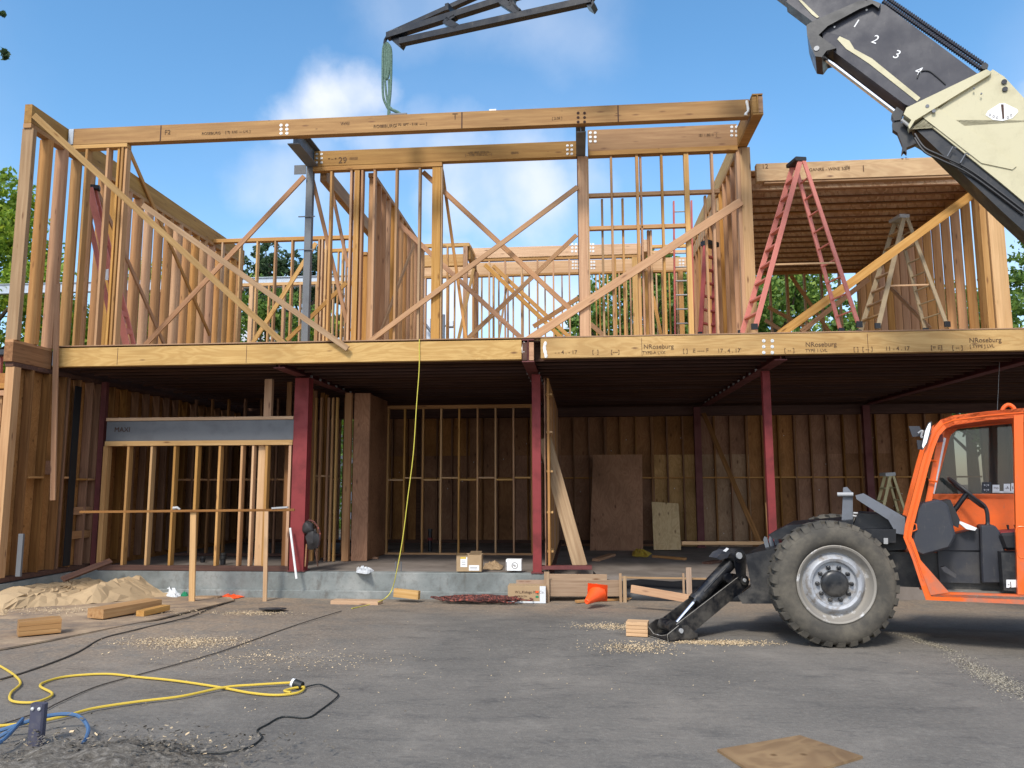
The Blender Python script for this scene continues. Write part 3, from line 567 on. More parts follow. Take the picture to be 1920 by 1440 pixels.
board('brace', at(268, 385, -1.22), at(652, 654, -1.22), .095, .038, YN, 'grey_wood', ul)
# ---- little front wall under the roof beam
fw = MB(); fw.beam((-9.04, -1.06, 7.855), (at(240, 271, -1.1).x, -1.06, 7.855), .07, .14, YN); fwl = fw.build('front_wall', 'pale_wood', bld)
for px, w_ in [(150, .045), (190, .045), (211, .04), (218, .04), (225, .04)]: stud(px, 460, -1.12+.02*(px % 2), ZF, 7.82, w_, .14, 'stud_wood', fwl)
# ---- centre upper wall (y = 0)
cw = MB(); cw.beam((at(587, 320, 0).x, .05, 7.755), (at(829, 310, 0).x, .05, 7.755), .085, .13, YN); cen = cw.build('centre_wall', 'stud_wood', bld)
for px, w_, m_ in [(617, .042, 'stud_wood'), (655, .042, 'stud_wood'), (666, .1, 'stud_wood'), (676, .04, 'pink_wood'), (699, .042, 'stud_wood'), (741, .042, 'stud_wood'), (785, .042, 'grey_wood'), (817, .16, 'stud_wood'), (827, .02, 'pale_wood')]: stud(px, 470, 0, ZF, 7.71, w_, .13, m_, cen)
bc = column(at(575.5, 480, 0).x, .0, .125, 'steel_grey', ZF, 7.8)
for py in (406, 468):
    P = at(575, py, -.02); MB().box(P.x-.16, P.x+.16, -.03, -.01, P.z-.008, P.z+.008).build('lug', 'steel_grey', bc)
# post and the window wall
pst = stud(1094, 460, -.02, ZF, 7.8, .17, .15, 'stud_wood', bld); pst.name = 'post'
stud(1104, 460, 0, ZF, 7.8, .035, .13, 'pale_wood', bld).name = 'post'; stud(1083, 300, .02, ZF, 7.8, .03, .13, 'dark_wood', bld).name = 'post'
ww = MB(); xa_, xb_ = at(1103, 362, 0).x, at(1350, 357, 0).x; z_ = at(1225, 361, 0).z; ww.beam((xa_, .07, z_), (xb_, .07, z_), .07, .09, YN); win = ww.build('window_wall', 'stud_wood', bld)
z2 = at(1190, 424, 0).z; hplank('plate', xa_, at(1287, 420, 0).x, .03, .12, z2-.035, z2+.035, 'stud_wood', win)
for px, w_, m_ in [(1149, .04, 'stud_wood'), (1198, .05, 'stud_wood'), (1205, .035, 'pink_wood'), (1245, .042, 'stud_wood'), (1292, .085, 'pale_wood'), (1341, .042, 'stud_wood')]: stud(px, 460, 0 if px != 1205 else .03, ZF, 7.8, w_, .13, m_, win)
for px, zt_, m_ in [(1131, z_-.036, 'grey_wood'), (1170, z_-.036, 'stud_wood'), (1217, z2-.036, 'pink_wood'), (1222, z2-.036, 'pale_wood'), (1327, z_-.036, 'stud_wood')]: stud(px, 500, .14, ZF, zt_, .04, .09, m_, win)
bpx('brace', (1390, 377), (985, 641), -.075, .145, .04, 'stud_wood', win)
# posts and wall at x = 3
pr = stud(1404, 450, -.02, ZF, 7.85, .18, .15, 'pale_wood', bld); pr.name = 'post'; stud(1391, 450, .0, ZF, 7.85, .07, .15, 'stud_wood', bld).name = 'post'
cr = MB(); cr.beam((3.02, .15, 7.83), (3.02, 5.9, 7.83), .07, .13, XN); crw = cr.build('cross_wall', 'stud_wood', bld)
board('cross_beam', (3.02, .15, 8.03), (3.02, 5.9, 8.03), .32, .12, XN, 'yellow_beam', crw)
board('cross_beam', (3.02, 2.2, 7.6), (3.02, 5.9, 7.6), .28, .12, XN, 'yellow_beam', crw)
for i in range(14): board('stud', (3.02, .32+.406*i, ZF), (3.02, .32+.406*i, 7.79), .04, .14, XN, 'pink_wood', crw)
# stud wall at x = -3.88
mw = MB(); mw.beam((-3.85, .15, 7.66), (-3.85, 5.0, 7.66), .08, .13, XN); mwl = mw.build('cross_wall', 'stud_wood', bld)
for i in range(13): board('stud', (-3.84, .22+.38*i, ZF), (-3.84, .22+.38*i, 7.62), .042, .14, XN, 'pink_wood' if i % 3 else 'stud_wood', mwl)
A, B = atx(776, 458, -3.74), atx(712, 628, -3.74); board('brace', A, B, .09, .035, XN, 'stud_wood', mwl)
# beam over x = -4.8 running back
board('roof_beam', (at(600, 320, 0).x, .2, 7.74), (at(600, 320, 0).x, 4.4, 7.74), .3, .13, XN, 'brown_beam', bld)
# short wall at x ~ -4.8 further back
sw = MB(); sw.beam((-4.75, 2.9, 6.98), (-4.75, 5.0, 6.98), .07, .13, XN); swl = sw.build('cross_wall', 'stud_wood', bld)
for i in range(6): board('stud', (-4.75, 2.95+.406*i, ZF), (-4.75, 2.95+.406*i, 6.94), .04, .14, XN, 'pink_wood', swl)
# long diagonal braces of the open bays
BR = [((570, 330), (271, 647), -.06, .09, 'pink_wood'), ((584, 329), (650, 605), .1, .07, 'pink_wood'), ((622, 357), (652, 500), .25, .06, 'pink_wood'), ((649, 530), (537, 638), 2.6, .09, 'stud_wood'), ((592, 455), (472, 645), 2.2, .09, 'pale_wood'),
      ((1083, 350), (692, 640), -.07, .09, 'stud_wood'), ((793, 322), (1069, 579), .16, .09, 'pink_wood'), ((744, 416), (982, 638), 2.0, .1, 'pink_wood'), ((1081, 440), (873, 638), 2.4, .09, 'stud_wood'), ((829, 319), (874, 637), .3, .055, 'pink_wood'),
      ((909, 496), (1056, 636), 5.0, .1, 'stud_wood'), ((924, 498), (1072, 636), 5.3, .1, 'stud_wood'), ((1085, 558), (1000, 612), 1.8, .09, 'pink_wood'), ((1107, 607), (1140, 636), 1.9, .09, 'stud_wood'), ((888, 503), (859, 638), 4.0, .07, 'grey_wood'),
      ((952, 520), (935, 636), 5.2, .05, 'grey_wood'), ((1225, 556), (1240, 630), 3.0, .07, 'stud_wood')]
for p, q, Y, w_, m_ in BR: bpx('brace', p, q, Y, w_, .038, m_, bld)
# ---- back walls of the upper floor
def back_wall(Y, px0, px1, py, d, studs, m='stud_wood', zt_=None, w_=.042, name='back_wall'):
    a, b = at(px0, py, Y), at(px1, py, Y); z = a.z if zt_ is None else zt_; g = MB(); g.beam((a.x, Y+d/2, z), (b.x, Y+d/2, z), .09, d, YN); o = g.build(name, m, bld)
    for q in studs:
        px, ww_ = q if isinstance(q, tuple) else (q, w_); stud(px, 560, Y, ZF, z-.046, ww_, d-.006, random.choice(['stud_wood', 'pale_wood', 'stud_wood']), o)
    return o
back_wall(4.5, 388, 660, 452, .14, [412, 446, 478, 512, 544, (595, .05), (601, .04), (608, .05), (616, .04), 640])
back_wall(8.3, 450, 662, 534, .14, [(470, .12), 503, (531, .08), 562, 592, 624, 650], 'pale_wood')
bw = back_wall(5.9, 892, 1200, 487, .1, [917, 947, 978, 1008, 1038, 1068, 1105, 1155, (1192, .14)])
zA = at(1000, 487, 5.9).z; xA0, xA1 = at(884, 470, 5.9).x, at(1202, 470, 5.9).x
ba = hplank('back_beam', xA0, xA1, 5.9, 6.02, zA+.05, zA+.36, 'pale_wood', bld); bolts(1073, 458, 5.9, ba, 2, 3, 7, 6.5, .033); bolts(1106, 458, 5.9, ba, 2, 3, 6, 6.5, .033)
dplank('back_beam', 5.6, 7.2, xA1+.02, xA1+.15, zA+.05, zA+.36, 'pale_wood', bld)
zB = at(1000, 516, 7.2).z; xB0, xB1 = at(790, 500, 7.2).x, at(1300, 500, 7.2).x
bb = hplank('back_beam', xB0, xB1, 7.2, 7.33, zB+.05, zB+.40, 'pale_wood', bld); bolts(1074, 491, 7.2, bb, 3, 3, 5.5, 6, .03); bolts(1104, 491, 7.2, bb, 3, 3, 5, 6, .03); bolts(1275, 488, 7.2, bb, 2, 3, 6, 6, .033)
bk = hplank('back_wall', xB0, xB1, 7.2, 7.33, zB, zB+.048, 'stud_wood', bld)
for px, w_ in [(797, .05), (840, .04), (925, .05), (952, .04), (980, .05), (1125, .04), (1162, .04), (1183, .04), (1215, .14), (1224, .04), (1243, .04), (1278, .13)]: stud(px, 570, 7.2, ZF, zB, w_, .12, 'stud_wood', bk)
hplank('plate', at(1222, 470, 6.5).x, at(1300, 470, 6.5).x, 6.5, 6.6, at(1250, 461, 6.5).z-.04, at(1250, 461, 6.5).z+.04, 'pale_wood', bk)
hplank('plate', at(1222, 470, 6.5).x, at(1300, 470, 6.5).x, 6.5, 6.6, at(1250, 472, 6.5).z-.04, at(1250, 472, 6.5).z+.04, 'pale_wood', bk)
back_wall(6.6, 596, 662, 470, .1, [604, 618, 632, 647], 'stud_wood')
back_wall(7.9, 795, 1080, 500, .1, [812, 828, 852, 903, 935, 962, 992, 1022, 1054], 'stud_wood', None, .038)
back_wall(8.4, 1110, 1290, 506, .1, [1118, 1140, 1175, 1232, 1256, 1270], 'stud_wood', None, .038)
back_wall(10.0, 300, 455, 545, .1, [310, 332, 352, 375, 398, 420, 440], 'stud_wood', None, .042)
# small closet box at (785-890)
cbx = back_wall(5.0, 782, 880, 461, .1, [(792, .05), 838, (872, .11)], 'pale_wood', name='closet_wall')
zc = at(830, 461, 5.0).z; dplank('plate', 5.1, 6.3, at(878, 461, 5).x-.05, at(878, 461, 5).x+.05, zc-.045, zc+.045, 'pale_wood', cbx)
dplank('beam', 5.1, 6.3, at(878, 461, 5).x-.04, at(878, 461, 5).x+.04, zc-.33, zc-.05, 'brown_beam', cbx)
hplank('beam', at(782, 470, 5.6).x, at(868, 470, 5.6).x, 5.6, 5.72, zc-.35, zc-.04, 'pale_wood', cbx)
for k in range(4): stud(887+k*2.5, 560, 5.9+.3*k, ZF, zA-.05, .05, .13, 'pink_wood', cbx)
# ---- right room: low roof with I-joists and OSB deck
for k in range(16):
    y = .45+.406*k
    if y > 6.4: break
    j = MB(); j.beam((3.1, y, 7.19), (7.25, y, 7.19), .03, .055, YN); j.beam((3.1, y, 7.46), (7.25, y, 7.46), .03, .055, YN)
    j = j.build('roof_joist', 'aged_wood', bld, frame_of((3.1, y, 7.3), (7.25, y, 7.3), YN)); MB().box(3.1, 7.25, y-.005, y+.005, 7.205, 7.445).build('web', 'osb', j)
dk = MB().box(3.12, 7.4, .2, 6.7, 7.477, 7.495).build('roof_deck', 'osb', bld)
text('1/3,   1/6/', at(1587, 414, 2.85), (1, 0, 0), (0, 0, 1), .16, 'ink', dk)
dplank('rim_board', .15, 6.6, 7.255, 7.285, 7.12, 7.475, 'stud_wood', bld); dplank('rim_board', .15, 6.6, 3.1, 3.13, 7.12, 7.475, 'stud_wood', bld)
rk = back_wall(6.5, 1420, 1650, 511, .13, [1446, (1478, .06), 1511, 1543, 1577, 1612, 1640], 'pink_wood')
for p, q, Y in [((1483, 516), (1556, 623), 6.3), ((1440, 575), (1520, 618), 5.9), ((1435, 600), (1475, 625), 5.5)]: bpx('brace', p, q, Y, .09, .038, 'stud_wood', rk)
rr = MB(); rr.beam((7.32, .14, 7.16), (7.32, 6.5, 7.16), .08, .14, XN); rrw = rr.build('side_wall', 'stud_wood', bld)
for i in range(16): board('stud', (7.32, .22+.406*i, ZF), (7.32, .22+.406*i, 7.12), .04, .165, XN, 'pink_wood', rrw)
stud(1868, 500, -.02, ZF, 7.5, .13, .14, 'pale_wood', rrw); stud(1882, 500, -.02, ZF, 7.5, .13, .14, 'pale_wood', rrw); stud(1851, 500, .0, ZF, 7.5, .1, .14, 'stud_wood', rrw)
A = at(1461, 627, -.02)
board('brace', at(1461, 628, .1), at(1830, 360, .55), .15, .04, YN, 'stud_wood', bld); board('brace', at(1502, 622, 2.2), at(1628, 524, 2.6), .1, .04, YN, 'pink_wood', bld)
board('brace', atx(1663, 532, 7.2), atx(1745, 617, 7.2), .09, .035, XN, 'stud_wood', rrw)
# galvanised steel beam of the framing behind
sb = MB(); sb.box(-26, -8.0, 10.9, 11.1, 8.55, 8.58); sb.box(-26, -8.0, 10.9, 11.1, 8.95, 8.98); sb.box(-26, -8.0, 10.99, 11.01, 8.58, 8.95)
sto = thing('steel_frame', 'pale galvanised steel beam on posts standing behind the left studs', 'steel frame', (-14, 11, -.17))
za = at(30, 550, 11).z; zb_ = at(30, 534, 11).z
q = MB(); q.box(-30, -7.2, 10.9, 11.1, za-.02, za); q.box(-30, -7.2, 10.9, 11.1, zb_, zb_+.02); q.box(-30, -7.2, 10.95, 10.97, za, zb_); q.build('beam', 'galvanised', sto)
for px in (242, 292): x = at(px, 600, 11).x; MB().box(x-.12, x+.12, 10.88, 11.12, -.2, za-.022).build('post', 'dark_primer', sto)
# ================================================================== TELEHANDLER
TH = R(19); VA = V3((math.sin(TH), math.cos(TH), 0)); VF = V3((-math.cos(TH), math.sin(TH), 0)); W0 = V3((2.8, -4.51, 0))
def vp(px, py, v): d = ray(px, py); P0 = W0+VA*v; return CAM+d*((P0-CAM).dot(VA)/d.dot(VA))
def loc(u, v, z): return W0+VF*u+VA*v+ZN*z
def vpoly(pts, v): return [vp(x, y, v) for x, y in pts]
tele = thing('telehandler', 'orange and black telescopic handler with cream raised boom parked at right on its front outrigger', 'telehandler', W0)
WR = .70
def wheel(u, v0, s, steer=0):
    """v0 outer face, s=+1 when the outer face looks towards us"""
    O = loc(u, v0, WR); ax = (Matrix.Rotation(steer, 3, 'Z') @ (VA*s)); O = O+VA*s*.2-ax*.2; t = MB()
    t.lathe([(.06, .425), (.02, .45), (0, .50), (.0, .56), (.02, .62), (.055, .655), (.10, .668), (.30, .668), (.345, .655), (.38, .62), (.40, .55), (.40, .48), (.36, .42)], O, ax, 72)
    nl = 30; uu = V3((0, 0, 1)); qq = ax.cross(uu)
    for k in range(nl):
        for side in (0, 1):
            a0 = 2*math.pi*(k+.5*side)/nl; prof = [(.03, .635), (.06, .69), (.1, .70), (.195, .70), (.195, .66), (.05, .62)] if not side else [(.37, .635), (.34, .69), (.3, .70), (.205, .70), (.205, .66), (.35, .62)]
            vs = []
            for e in (-1, 1):
                for (h, r) in prof:
                    sk = (abs(h-.2)/.2)*-.05; a = a0+e*.062+sk; vs.append(O+ax*h+(uu*math.cos(a)+qq*math.sin(a))*r)
            n = 6; t.add(vs, [tuple(range(n-1, -1, -1)), tuple(range(n, 2*n))]+[(i, (i+1) % n, n+(i+1) % n, n+i) for i in range(n)])
    ty = t.build('tyre', 'rubber', None, None, True)
    for c in ty.users_collection: c.objects.unlink(ty)
    hub = MB(); hub.lathe([(.0, 0), (.0, .001)], O, ax, 3)
    wh = MB().lathe([(.30, .42), (.06, .425), (.028, .435), (.02, .425), (.03, .405), (.10, .385), (.125, .36), (.13, .345)], O, ax, 64).build('wheel', 'rim_dirty', tele, None, True)
    C.objects.link(ty); ty.parent = wh; ty.matrix_parent_inverse = WM[wh.name].inverted()
    MB().lathe([(.135, .35), (.11, .325), (.075, .305), (.062, .28), (.075, .25), (.12, .235), (.125, .21), (.125, .12)], O, ax, 64).build('rim_disc', 'rim_silver', wh, None, True)
    MB().lathe([(.14, .15), (.075, .148), (.06, .135), (.052, .1), (.05, 0)], O, ax, 40).build('hub_cap', 'black_steel', wh, None, True)
    for k in range(10):
        a = 2*math.pi*(k+.5)/10; c = O+ax*.12+(uu*math.cos(a)+qq*math.sin(a))*.185; MB().lathe([(0, .024), (-.03, .024), (-.035, .016), (-.05, .015), (-.052, 0.0005)], c, ax, 8).build('wheel_nut', 'black_steel', wh)
    return wh
wheel(0, 0, 1, R(18)); wheel(0, 2.35, -1, R(18)); wheel(-3.6, 0, 1); wheel(-3.6, 2.35, -1)
# chassis
ch = MB()
def vbox(mb, u0, u1, v0, v1, z0, z1): return mb.prism([loc(u0, v0, z0), loc(u1, v0, z0), loc(u1, v0, z1), loc(u0, v0, z1)], VA*(v1-v0))
ch.prism(vpoly([(1600, 985), (1610, 962), (1700, 968), (1700, 1030), (1640, 1035), (1600, 1020)], .75), VA*.75)
vbox(ch, -4.6, .55, .8, 1.55, .62, 1.02); vbox(ch, -.12, .12, .35, 2.0, .6, .82)
ch.build('chassis', 'black_steel', tele)
fb = MB(); fb.prism(vpoly([(1398, 1040), (1458, 1026), (1500, 1000), (1500, 1132), (1392, 1132), (1383, 1118), (1408, 1100)], .35), VA*1.7); fb.build('front_frame', 'black_steel', tele)
fe = MB(); fe.prism(vpoly([(1440, 1003), (1475, 985), (1600, 975), (1600, 1000), (1452, 1012)], .5), VA*1.2); fe.build('deck_plate', 'black_steel', tele)
MB().prism(vpoly([(1604, 929), (1619, 925), (1697, 970), (1697, 1003), (1680, 1000), (1666, 975), (1606, 936)], .55), VA*.12).build('fender_arm', 'grey_metal', tele)
up_ = MB().prism(vpoly([(1578, 978), (1581, 914), (1588, 913), (1599, 925), (1599, 980)], .75), VA*.1).build('boom_rest', 'grey_metal', tele)
MB().tube([vp(1570, 927, .72), vp(1600, 927, .72)], .025, 10).build('pin', 'pale_steel', up_)
tb = MB().prism(vpoly([(1598, 992), (1680, 992), (1680, 1018), (1598, 1016)], .55), VA*.3).build('tool_box', 'black_steel', tele)
MB().prism(vpoly([(1657, 1009), (1665, 1009), (1665, 1020), (1657, 1020)], .53), VA*.015).build('latch', 'pale_steel', tb)
for k, (a, b) in enumerate([((1600, 962), (1640, 985)), ((1590, 965), (1618, 975))]):
    MB().tube(smooth_path([vp(a[0], a[1], 1.4), vp((a[0]+b[0])/2, a[1]+3, 1.4), vp(b[0], b[1]-6, 1.4), vp(b[0]-6, b[1], 1.4)]), .014, 8).build('hose', 'pale_steel', tele, None, True)
# far outrigger stowed end and clevises seen above the front frame
for px in (1436, 1446, 1456): MB().prism(vpoly([(px, 1030), (px-5, 1012), (px-3, 1006), (px+2, 1008), (px+7, 1028)], .9), VA*.04).build('lug', 'grey_metal', tele)
# ---- outrigger (splayed outwards from the chassis)
OA = V3((-.47, .883, 0)).normalized(); OF = V3((-OA.y, OA.x, 0)); OP = V3((1.008, -4.269, 0))
def ov(px, py, v): d = ray(px, py); P0 = OP+OA*v; return CAM+d*((P0-CAM).dot(OA)/d.dot(OA))
def opoly(pts, v): return [ov(x, y, v) for x, y in pts]
arm = MB(); armp = [(1268, 1171), (1389, 1078), (1397, 1079), (1405, 1089), (1403, 1099), (1304, 1182), (1290, 1187), (1269, 1180)]
A1 = opoly(armp, .05); arm.prism(A1, OA*.022); arm.prism([p+OA*.32 for p in A1], OA*.022); arm.prism([A1[7]+OA*.022, A1[6]+OA*.022, A1[5]+OA*.022, A1[4]+OA*.022, A1[4]+OA*.022+ZN*.03, A1[5]+OA*.022+ZN*.03, A1[6]+OA*.022+ZN*.03, A1[7]+OA*.022+ZN*.03], OA*.298)
outr = arm.build('outrigger', 'black_steel', tele)
foot = MB(); fpoly = [(1253, 1205), (1251, 1190), (1272, 1173), (1290, 1173), (1303, 1186), (1308, 1188), (1309, 1201)]
F1 = opoly(fpoly, 0); foot.prism(F1, OA*.018); foot.prism([p+OA*.45 for p in F1], OA*.018)
q0, q1 = V3(F1[0]), V3(F1[-1]); q0.z = q1.z = .004; foot.prism([q0, q1, q1+ZN*.022, q0+ZN*.022], OA*.468)
e0, e1, e2, e3, e4 = q0, q0+OA*.468, q0+OA*.468+ZN*.11, q0+OA*.30+ZN*.045, q0+OA*.14+ZN*.05
foot.prism([e0, e1, e2, q0+OA*.40+ZN*.10, e3, e4, q0+ZN*.085], -OF*.018); foot.build('foot', 'black_steel', outr)
# worn bright edges
ed = MB(); ed.tube([F1[6]-OA*.002, F1[0]-OA*.002, F1[1]-OA*.002, F1[2]-OA*.002], .0045, 5); ed.tube([q0+ZN*.004+OF*.002, e1+ZN*.004], .004, 5); ed.tube([q0+ZN*.085, e4, e3, q0+OA*.40+ZN*.10, e2], .004, 5); ed.tube([A1[0]-OA*.001, A1[1]-OA*.001], .0035, 5); ed.build('worn_edge', 'rim_dirty', outr)
def otube(p, q, v, r, name, m, par, n=22): return MB().tube([ov(*p, v), ov(*q, v)], r, n).build(name, m, par, None, True)
def opin(px, py, v, r, ln, m, par, name='pin'): A = ov(px, py, v); return MB().tube([A, A+OA*ln], r, 24).build(name, m, par, None, True)
otube((1304, 1126), (1380, 1044), .20, .080, 'cylinder', 'black_steel', outr); otube((1302, 1128), (1307, 1122), .20, .088, 'gland', 'black_steel', outr)
otube((1320, 1110), (1362, 1064), .13, .012, 'feed_pipe', 'black_steel', outr)
otube((1262, 1176), (1306, 1123), .20, .027, 'rod', 'chrome', outr)
opin(1264, 1176, .09, .072, .24, 'black_steel', outr); opin(1278, 1183, -.02, .027, .06, 'pale_steel', outr); opin(1387, 1042, .02, .085, .34, 'black_steel', outr); opin(1387, 1042, .0, .040, .1, 'pale_steel', outr)
opin(1397, 1088, .02, .058, .38, 'black_steel', outr); opin(1397, 1088, .005, .022, .1, 'pale_steel', outr); opin(1367, 1084, .08, .055, .2, 'black_steel', outr)
lkp = [(1376, 1042), (1380, 1031), (1390, 1029), (1398, 1042), (1399, 1085), (1393, 1095), (1383, 1080)]
for v_ in (.03, .33): MB().prism(opoly(lkp, v_), OA*.025).build('link', 'black_steel', outr)
MB().prism(opoly([(1344, 1046), (1352, 1036), (1364, 1031), (1370, 1036), (1364, 1046), (1350, 1050)], .1), OA*.16).build('valve_block', 'cab_plastic', outr)
MB().prism(opoly([(1356, 1033), (1363, 1027), (1367, 1029), (1361, 1035)], .09), OA*.005).build('label', 'decal_white', outr)
def vtube(p, q, v, r, name, m, par, n=20, vq=None): A, B = vp(*p, v), vp(*q, v if vq is None else vq); return MB().tube([A, B], r, n).build(name, m, par, None, True)
def pin(px, py, v, r, ln, m, par, name='pin'): A = vp(px, py, v); return MB().tube([A, A+VA*ln], r, 24).build(name, m, par, None, True)
# ---- cab
CV = .30
outer = [(1920+150, 1140), (1736, 1125), (1724, 1090), (1711, 1050), (1694, 1008), (1697, 985), (1727, 870), (1738, 832), (1749, 804), (1764, 787), (1786, 779), (1850, 771), (1920, 765), (1920+150, 755)]
inner = [(1920+140, 1120), (1745, 1110), (1738, 1088), (1725, 1050), (1709, 1006), (1713, 986), (1742, 874), (1753, 838), (1762, 816), (1774, 803), (1790, 797), (1850, 788), (1920, 782), (1920+140, 772)]
cab = MB().ring(vpoly(outer, CV), vpoly(inner, CV), VA*.07).build('cab', 'orange_paint', tele)
outer2 = [(x, y) for x, y in outer]; 
P1 = vpoly(outer, CV); P2 = vpoly(inner, CV); MB().ring([p+VA*.88 for p in P1], [p+VA*.88 for p in P2], VA*.07).build('far_frame', 'orange_paint', cab)
# lip around the door opening
mid_ = [(a+b)*.5 for a, b in zip(P1, P2)]; MB().tube([p-VA*.001 for p in mid_[2:13]], .007, 6).build('door_seal', 'orange_paint', cab, None, True)
MB().prism([P1[9], P1[10], P1[11], P1[12], P1[13], P2[13], P2[12], P2[11], P2[10], P2[9]], VA*.95).build('roof', 'orange_paint', cab)
# door post at the right, gusset at the foot
MB().prism(vpoly([(1901, 779), (1919, 777), (1922, 1115), (1908, 1115), (1903, 900)], CV-.008), VA*.08).build('door_post', 'orange_paint', cab)
MB().prism(vpoly([(1707, 1015), (1712, 1010), (1726, 1050), (1780, 1111), (1745, 1116)], CV-.01), VA*.05).build('gusset', 'orange_paint', cab)
MB().tube(smooth_path([vp(1877, 776, CV+.1), vp(1882, 764, CV+.1), vp(1891, 759, CV+.1), vp(1900, 764, CV+.1), vp(1904, 774, CV+.1)]), .022, 8).build('lifting_eye', 'orange_paint', cab, None, True)
# far side panel and window
fv = CV+.86
pan = MB().prism(vpoly([(1738, 926), (1916, 926), (1920, 1010), (1745, 1010)], fv), VA*.03).build('side_panel', 'orange_paint', cab)
MB().ring(vpoly([(1735, 945), (1772, 805), (1790, 795), (1905, 784), (1921, 930), (1921, 936), (1735, 936)], fv), vpoly([(1752, 926), (1782, 817), (1796, 804), (1897, 794), (1911, 924), (1911, 928), (1752, 928)], fv), VA*.03).build('window_frame', 'orange_paint', cab)
gl = MB().prism(vpoly([(1752, 927), (1782, 817), (1796, 804), (1897, 794), (1911, 926)], fv+.012), VA*.006).build('window', 'tinted_glass', cab)
for x0, y0, x1, y1, m_, in [(1841, 904, 1859, 924, 'cab_plastic'), (1861, 909, 1874, 924, 'decal_white'), (1882, 907, 1894, 924, 'decal_white'), (1896, 906, 1908, 924, 'decal_white'), (1862, 921, 1908, 924, 'decal_white')]:
    dc = MB().prism(vpoly([(x0, y1), (x1, y1), (x1, y0), (x0, y0)], fv+.008), VA*.002).build('decal', m_, gl)
for x, y, s_, m_ in [(1844, 912, '+:+', 'decal_white'), (1844, 921, '+:+', 'decal_white'), (1863, 917, '=o', 'ink'), (1884, 917, '-A', 'ink'), (1898, 917, 'IA', 'ink')]: text(s_, vp(x, y, fv+.005), -VF, ZN, .045, m_, gl, 'lettering')
for y in (862, 900): MB().tube([vp(1741, y, CV+.2), vp(1757, y+3, CV+.2)], .012, 6).build('slot', 'orange_paint', cab)
MB().prism(vpoly([(1747, 925), (1752, 926), (1774, 822), (1770, 820)], CV+.4), VA*.02).build('pillar_strip', 'pale_wood' if 0 else 'decal_white', cab)
MB().prism(vpoly([(1734, 945), (1746, 945), (1772, 808), (1760, 815)], CV+.25), VA*.04).build('windscreen_frame', 'orange_paint', cab)
# floor, console, steering
MB().prism([P2[0]-ZN*.02, P2[1]-ZN*.02, P2[1]-ZN*.05, P2[0]-ZN*.05], VA*.9).build('floor', 'old_board' if 0 else 'rim_dirty', cab)
con = MB().prism(vpoly([(1719, 954), (1726, 945), (1762, 936), (1778, 947), (1792, 1003), (1790, 1010), (1780, 1028), (1730, 1042), (1714, 1034), (1710, 1015)], CV+.02), VA*.5).build('dash_console', 'cab_plastic', cab)
con.modifiers.new('b', 'BEVEL').width = .02
MB().prism(vpoly([(1764, 940), (1782, 937), (1800, 975), (1797, 990), (1788, 985)], CV+.12), VA*.4).build('instrument_panel', 'black_rubber', cab)
for k, v in enumerate((.08, .30)): 
    bx = MB().prism(vpoly([(1755, 1035) if k else (1790, 1002), (1836, 1000 if k else 998), (1836, 1088), (1760, 1088)] if k else [(1786, 1002), (1838, 990), (1838, 1032), (1765, 1032)], CV+.35+v), VA*.3).build('side_trim', 'cab_plastic', cab)
cx = MB().prism(vpoly([(1838, 985), (1866, 985), (1884, 1010), (1884, 1094), (1842, 1094), (1840, 1060)], CV+.3), VA*.3).build('control_tower', 'cab_plastic', cab); cx.modifiers.new('b', 'BEVEL').width = .015
MB().prism(vpoly([(1758, 1032), (1836, 1034), (1838, 1094), (1762, 1092)], CV+.45), VA*.3).build('kick_panel', 'cab_plastic', cab)
s0, s1 = vp(1779, 897, CV+.42), vp(1845, 952, CV+.42); ctr = (s0+s1)/2; ax_ = (vp(1812, 922, CV+.42)-vp(1795, 950, CV+.42)).normalized(); Rr = (s1-s0).length/2
u_ = (s1-s0).normalized(); n_ = u_.cross(VA).normalized(); sw_ = MB(); sw_.tube([ctr+u_*Rr*math.cos(a)+VA*Rr*math.sin(a) for a in np.linspace(0, 2*math.pi, 33)], .017, 8)
for a in (0, 2.1, 4.2): sw_.tube([ctr-n_*.0, ctr+u_*Rr*math.cos(a)+VA*Rr*math.sin(a)], .012, 6)
sw_.build('steering_wheel', 'black_rubber', cab, None, True)
vtube((1812, 926), (1780, 970), CV+.42, .028, 'steering_column', 'black_steel', cab, 12); 
MB().tube(smooth_path([vp(1832, 938, CV+.35), vp(1845, 948, CV+.35), vp(1851, 962, CV+.35), vp(1852, 984, CV+.35)]), [.022]*18+[.03], 10).build('lever', 'black_rubber', cab, None, True)
MB().prism(vpoly([(1796, 979), (1803, 978), (1832, 990), (1828, 995), (1812, 992)], CV+.3), VA*.15).build('manual', 'decal_white', cab)
seat = MB().prism(vpoly([(1872, 1000), (1925, 997), (1930, 1032), (1884, 1032)], CV+.25), VA*.48).build('seat', 'black_rubber', cab); seat.modifiers.new('b', 'BEVEL').width = .03
MB().prism(vpoly([(1876, 998), (1925, 994), (1925, 1001), (1876, 1003)], CV+.28), VA*.4).build('seat_edge', 'primer_red', cab)
for px in (1892, 1906): MB().tube([vp(px, 1000, CV+.6), vp(px-3, 984, CV+.6)], [.006, .014], 8).build('lever', 'black_rubber', cab, None, True)
bt = MB().prism(vpoly([(1877, 1036), (1930, 1038), (1930, 1110), (1882, 1107)], CV+.06), VA*.3).build('battery_box', 'black_steel', cab)
MB().prism(vpoly([(1887, 1102), (1905, 1101), (1905, 1087), (1887, 1087)], CV+.055), VA*.002).build('decal', 'decal_white', bt); text('-J', vp(1889, 1099, CV+.052), -VF, ZN, .07, 'ink', bt, 'lettering')
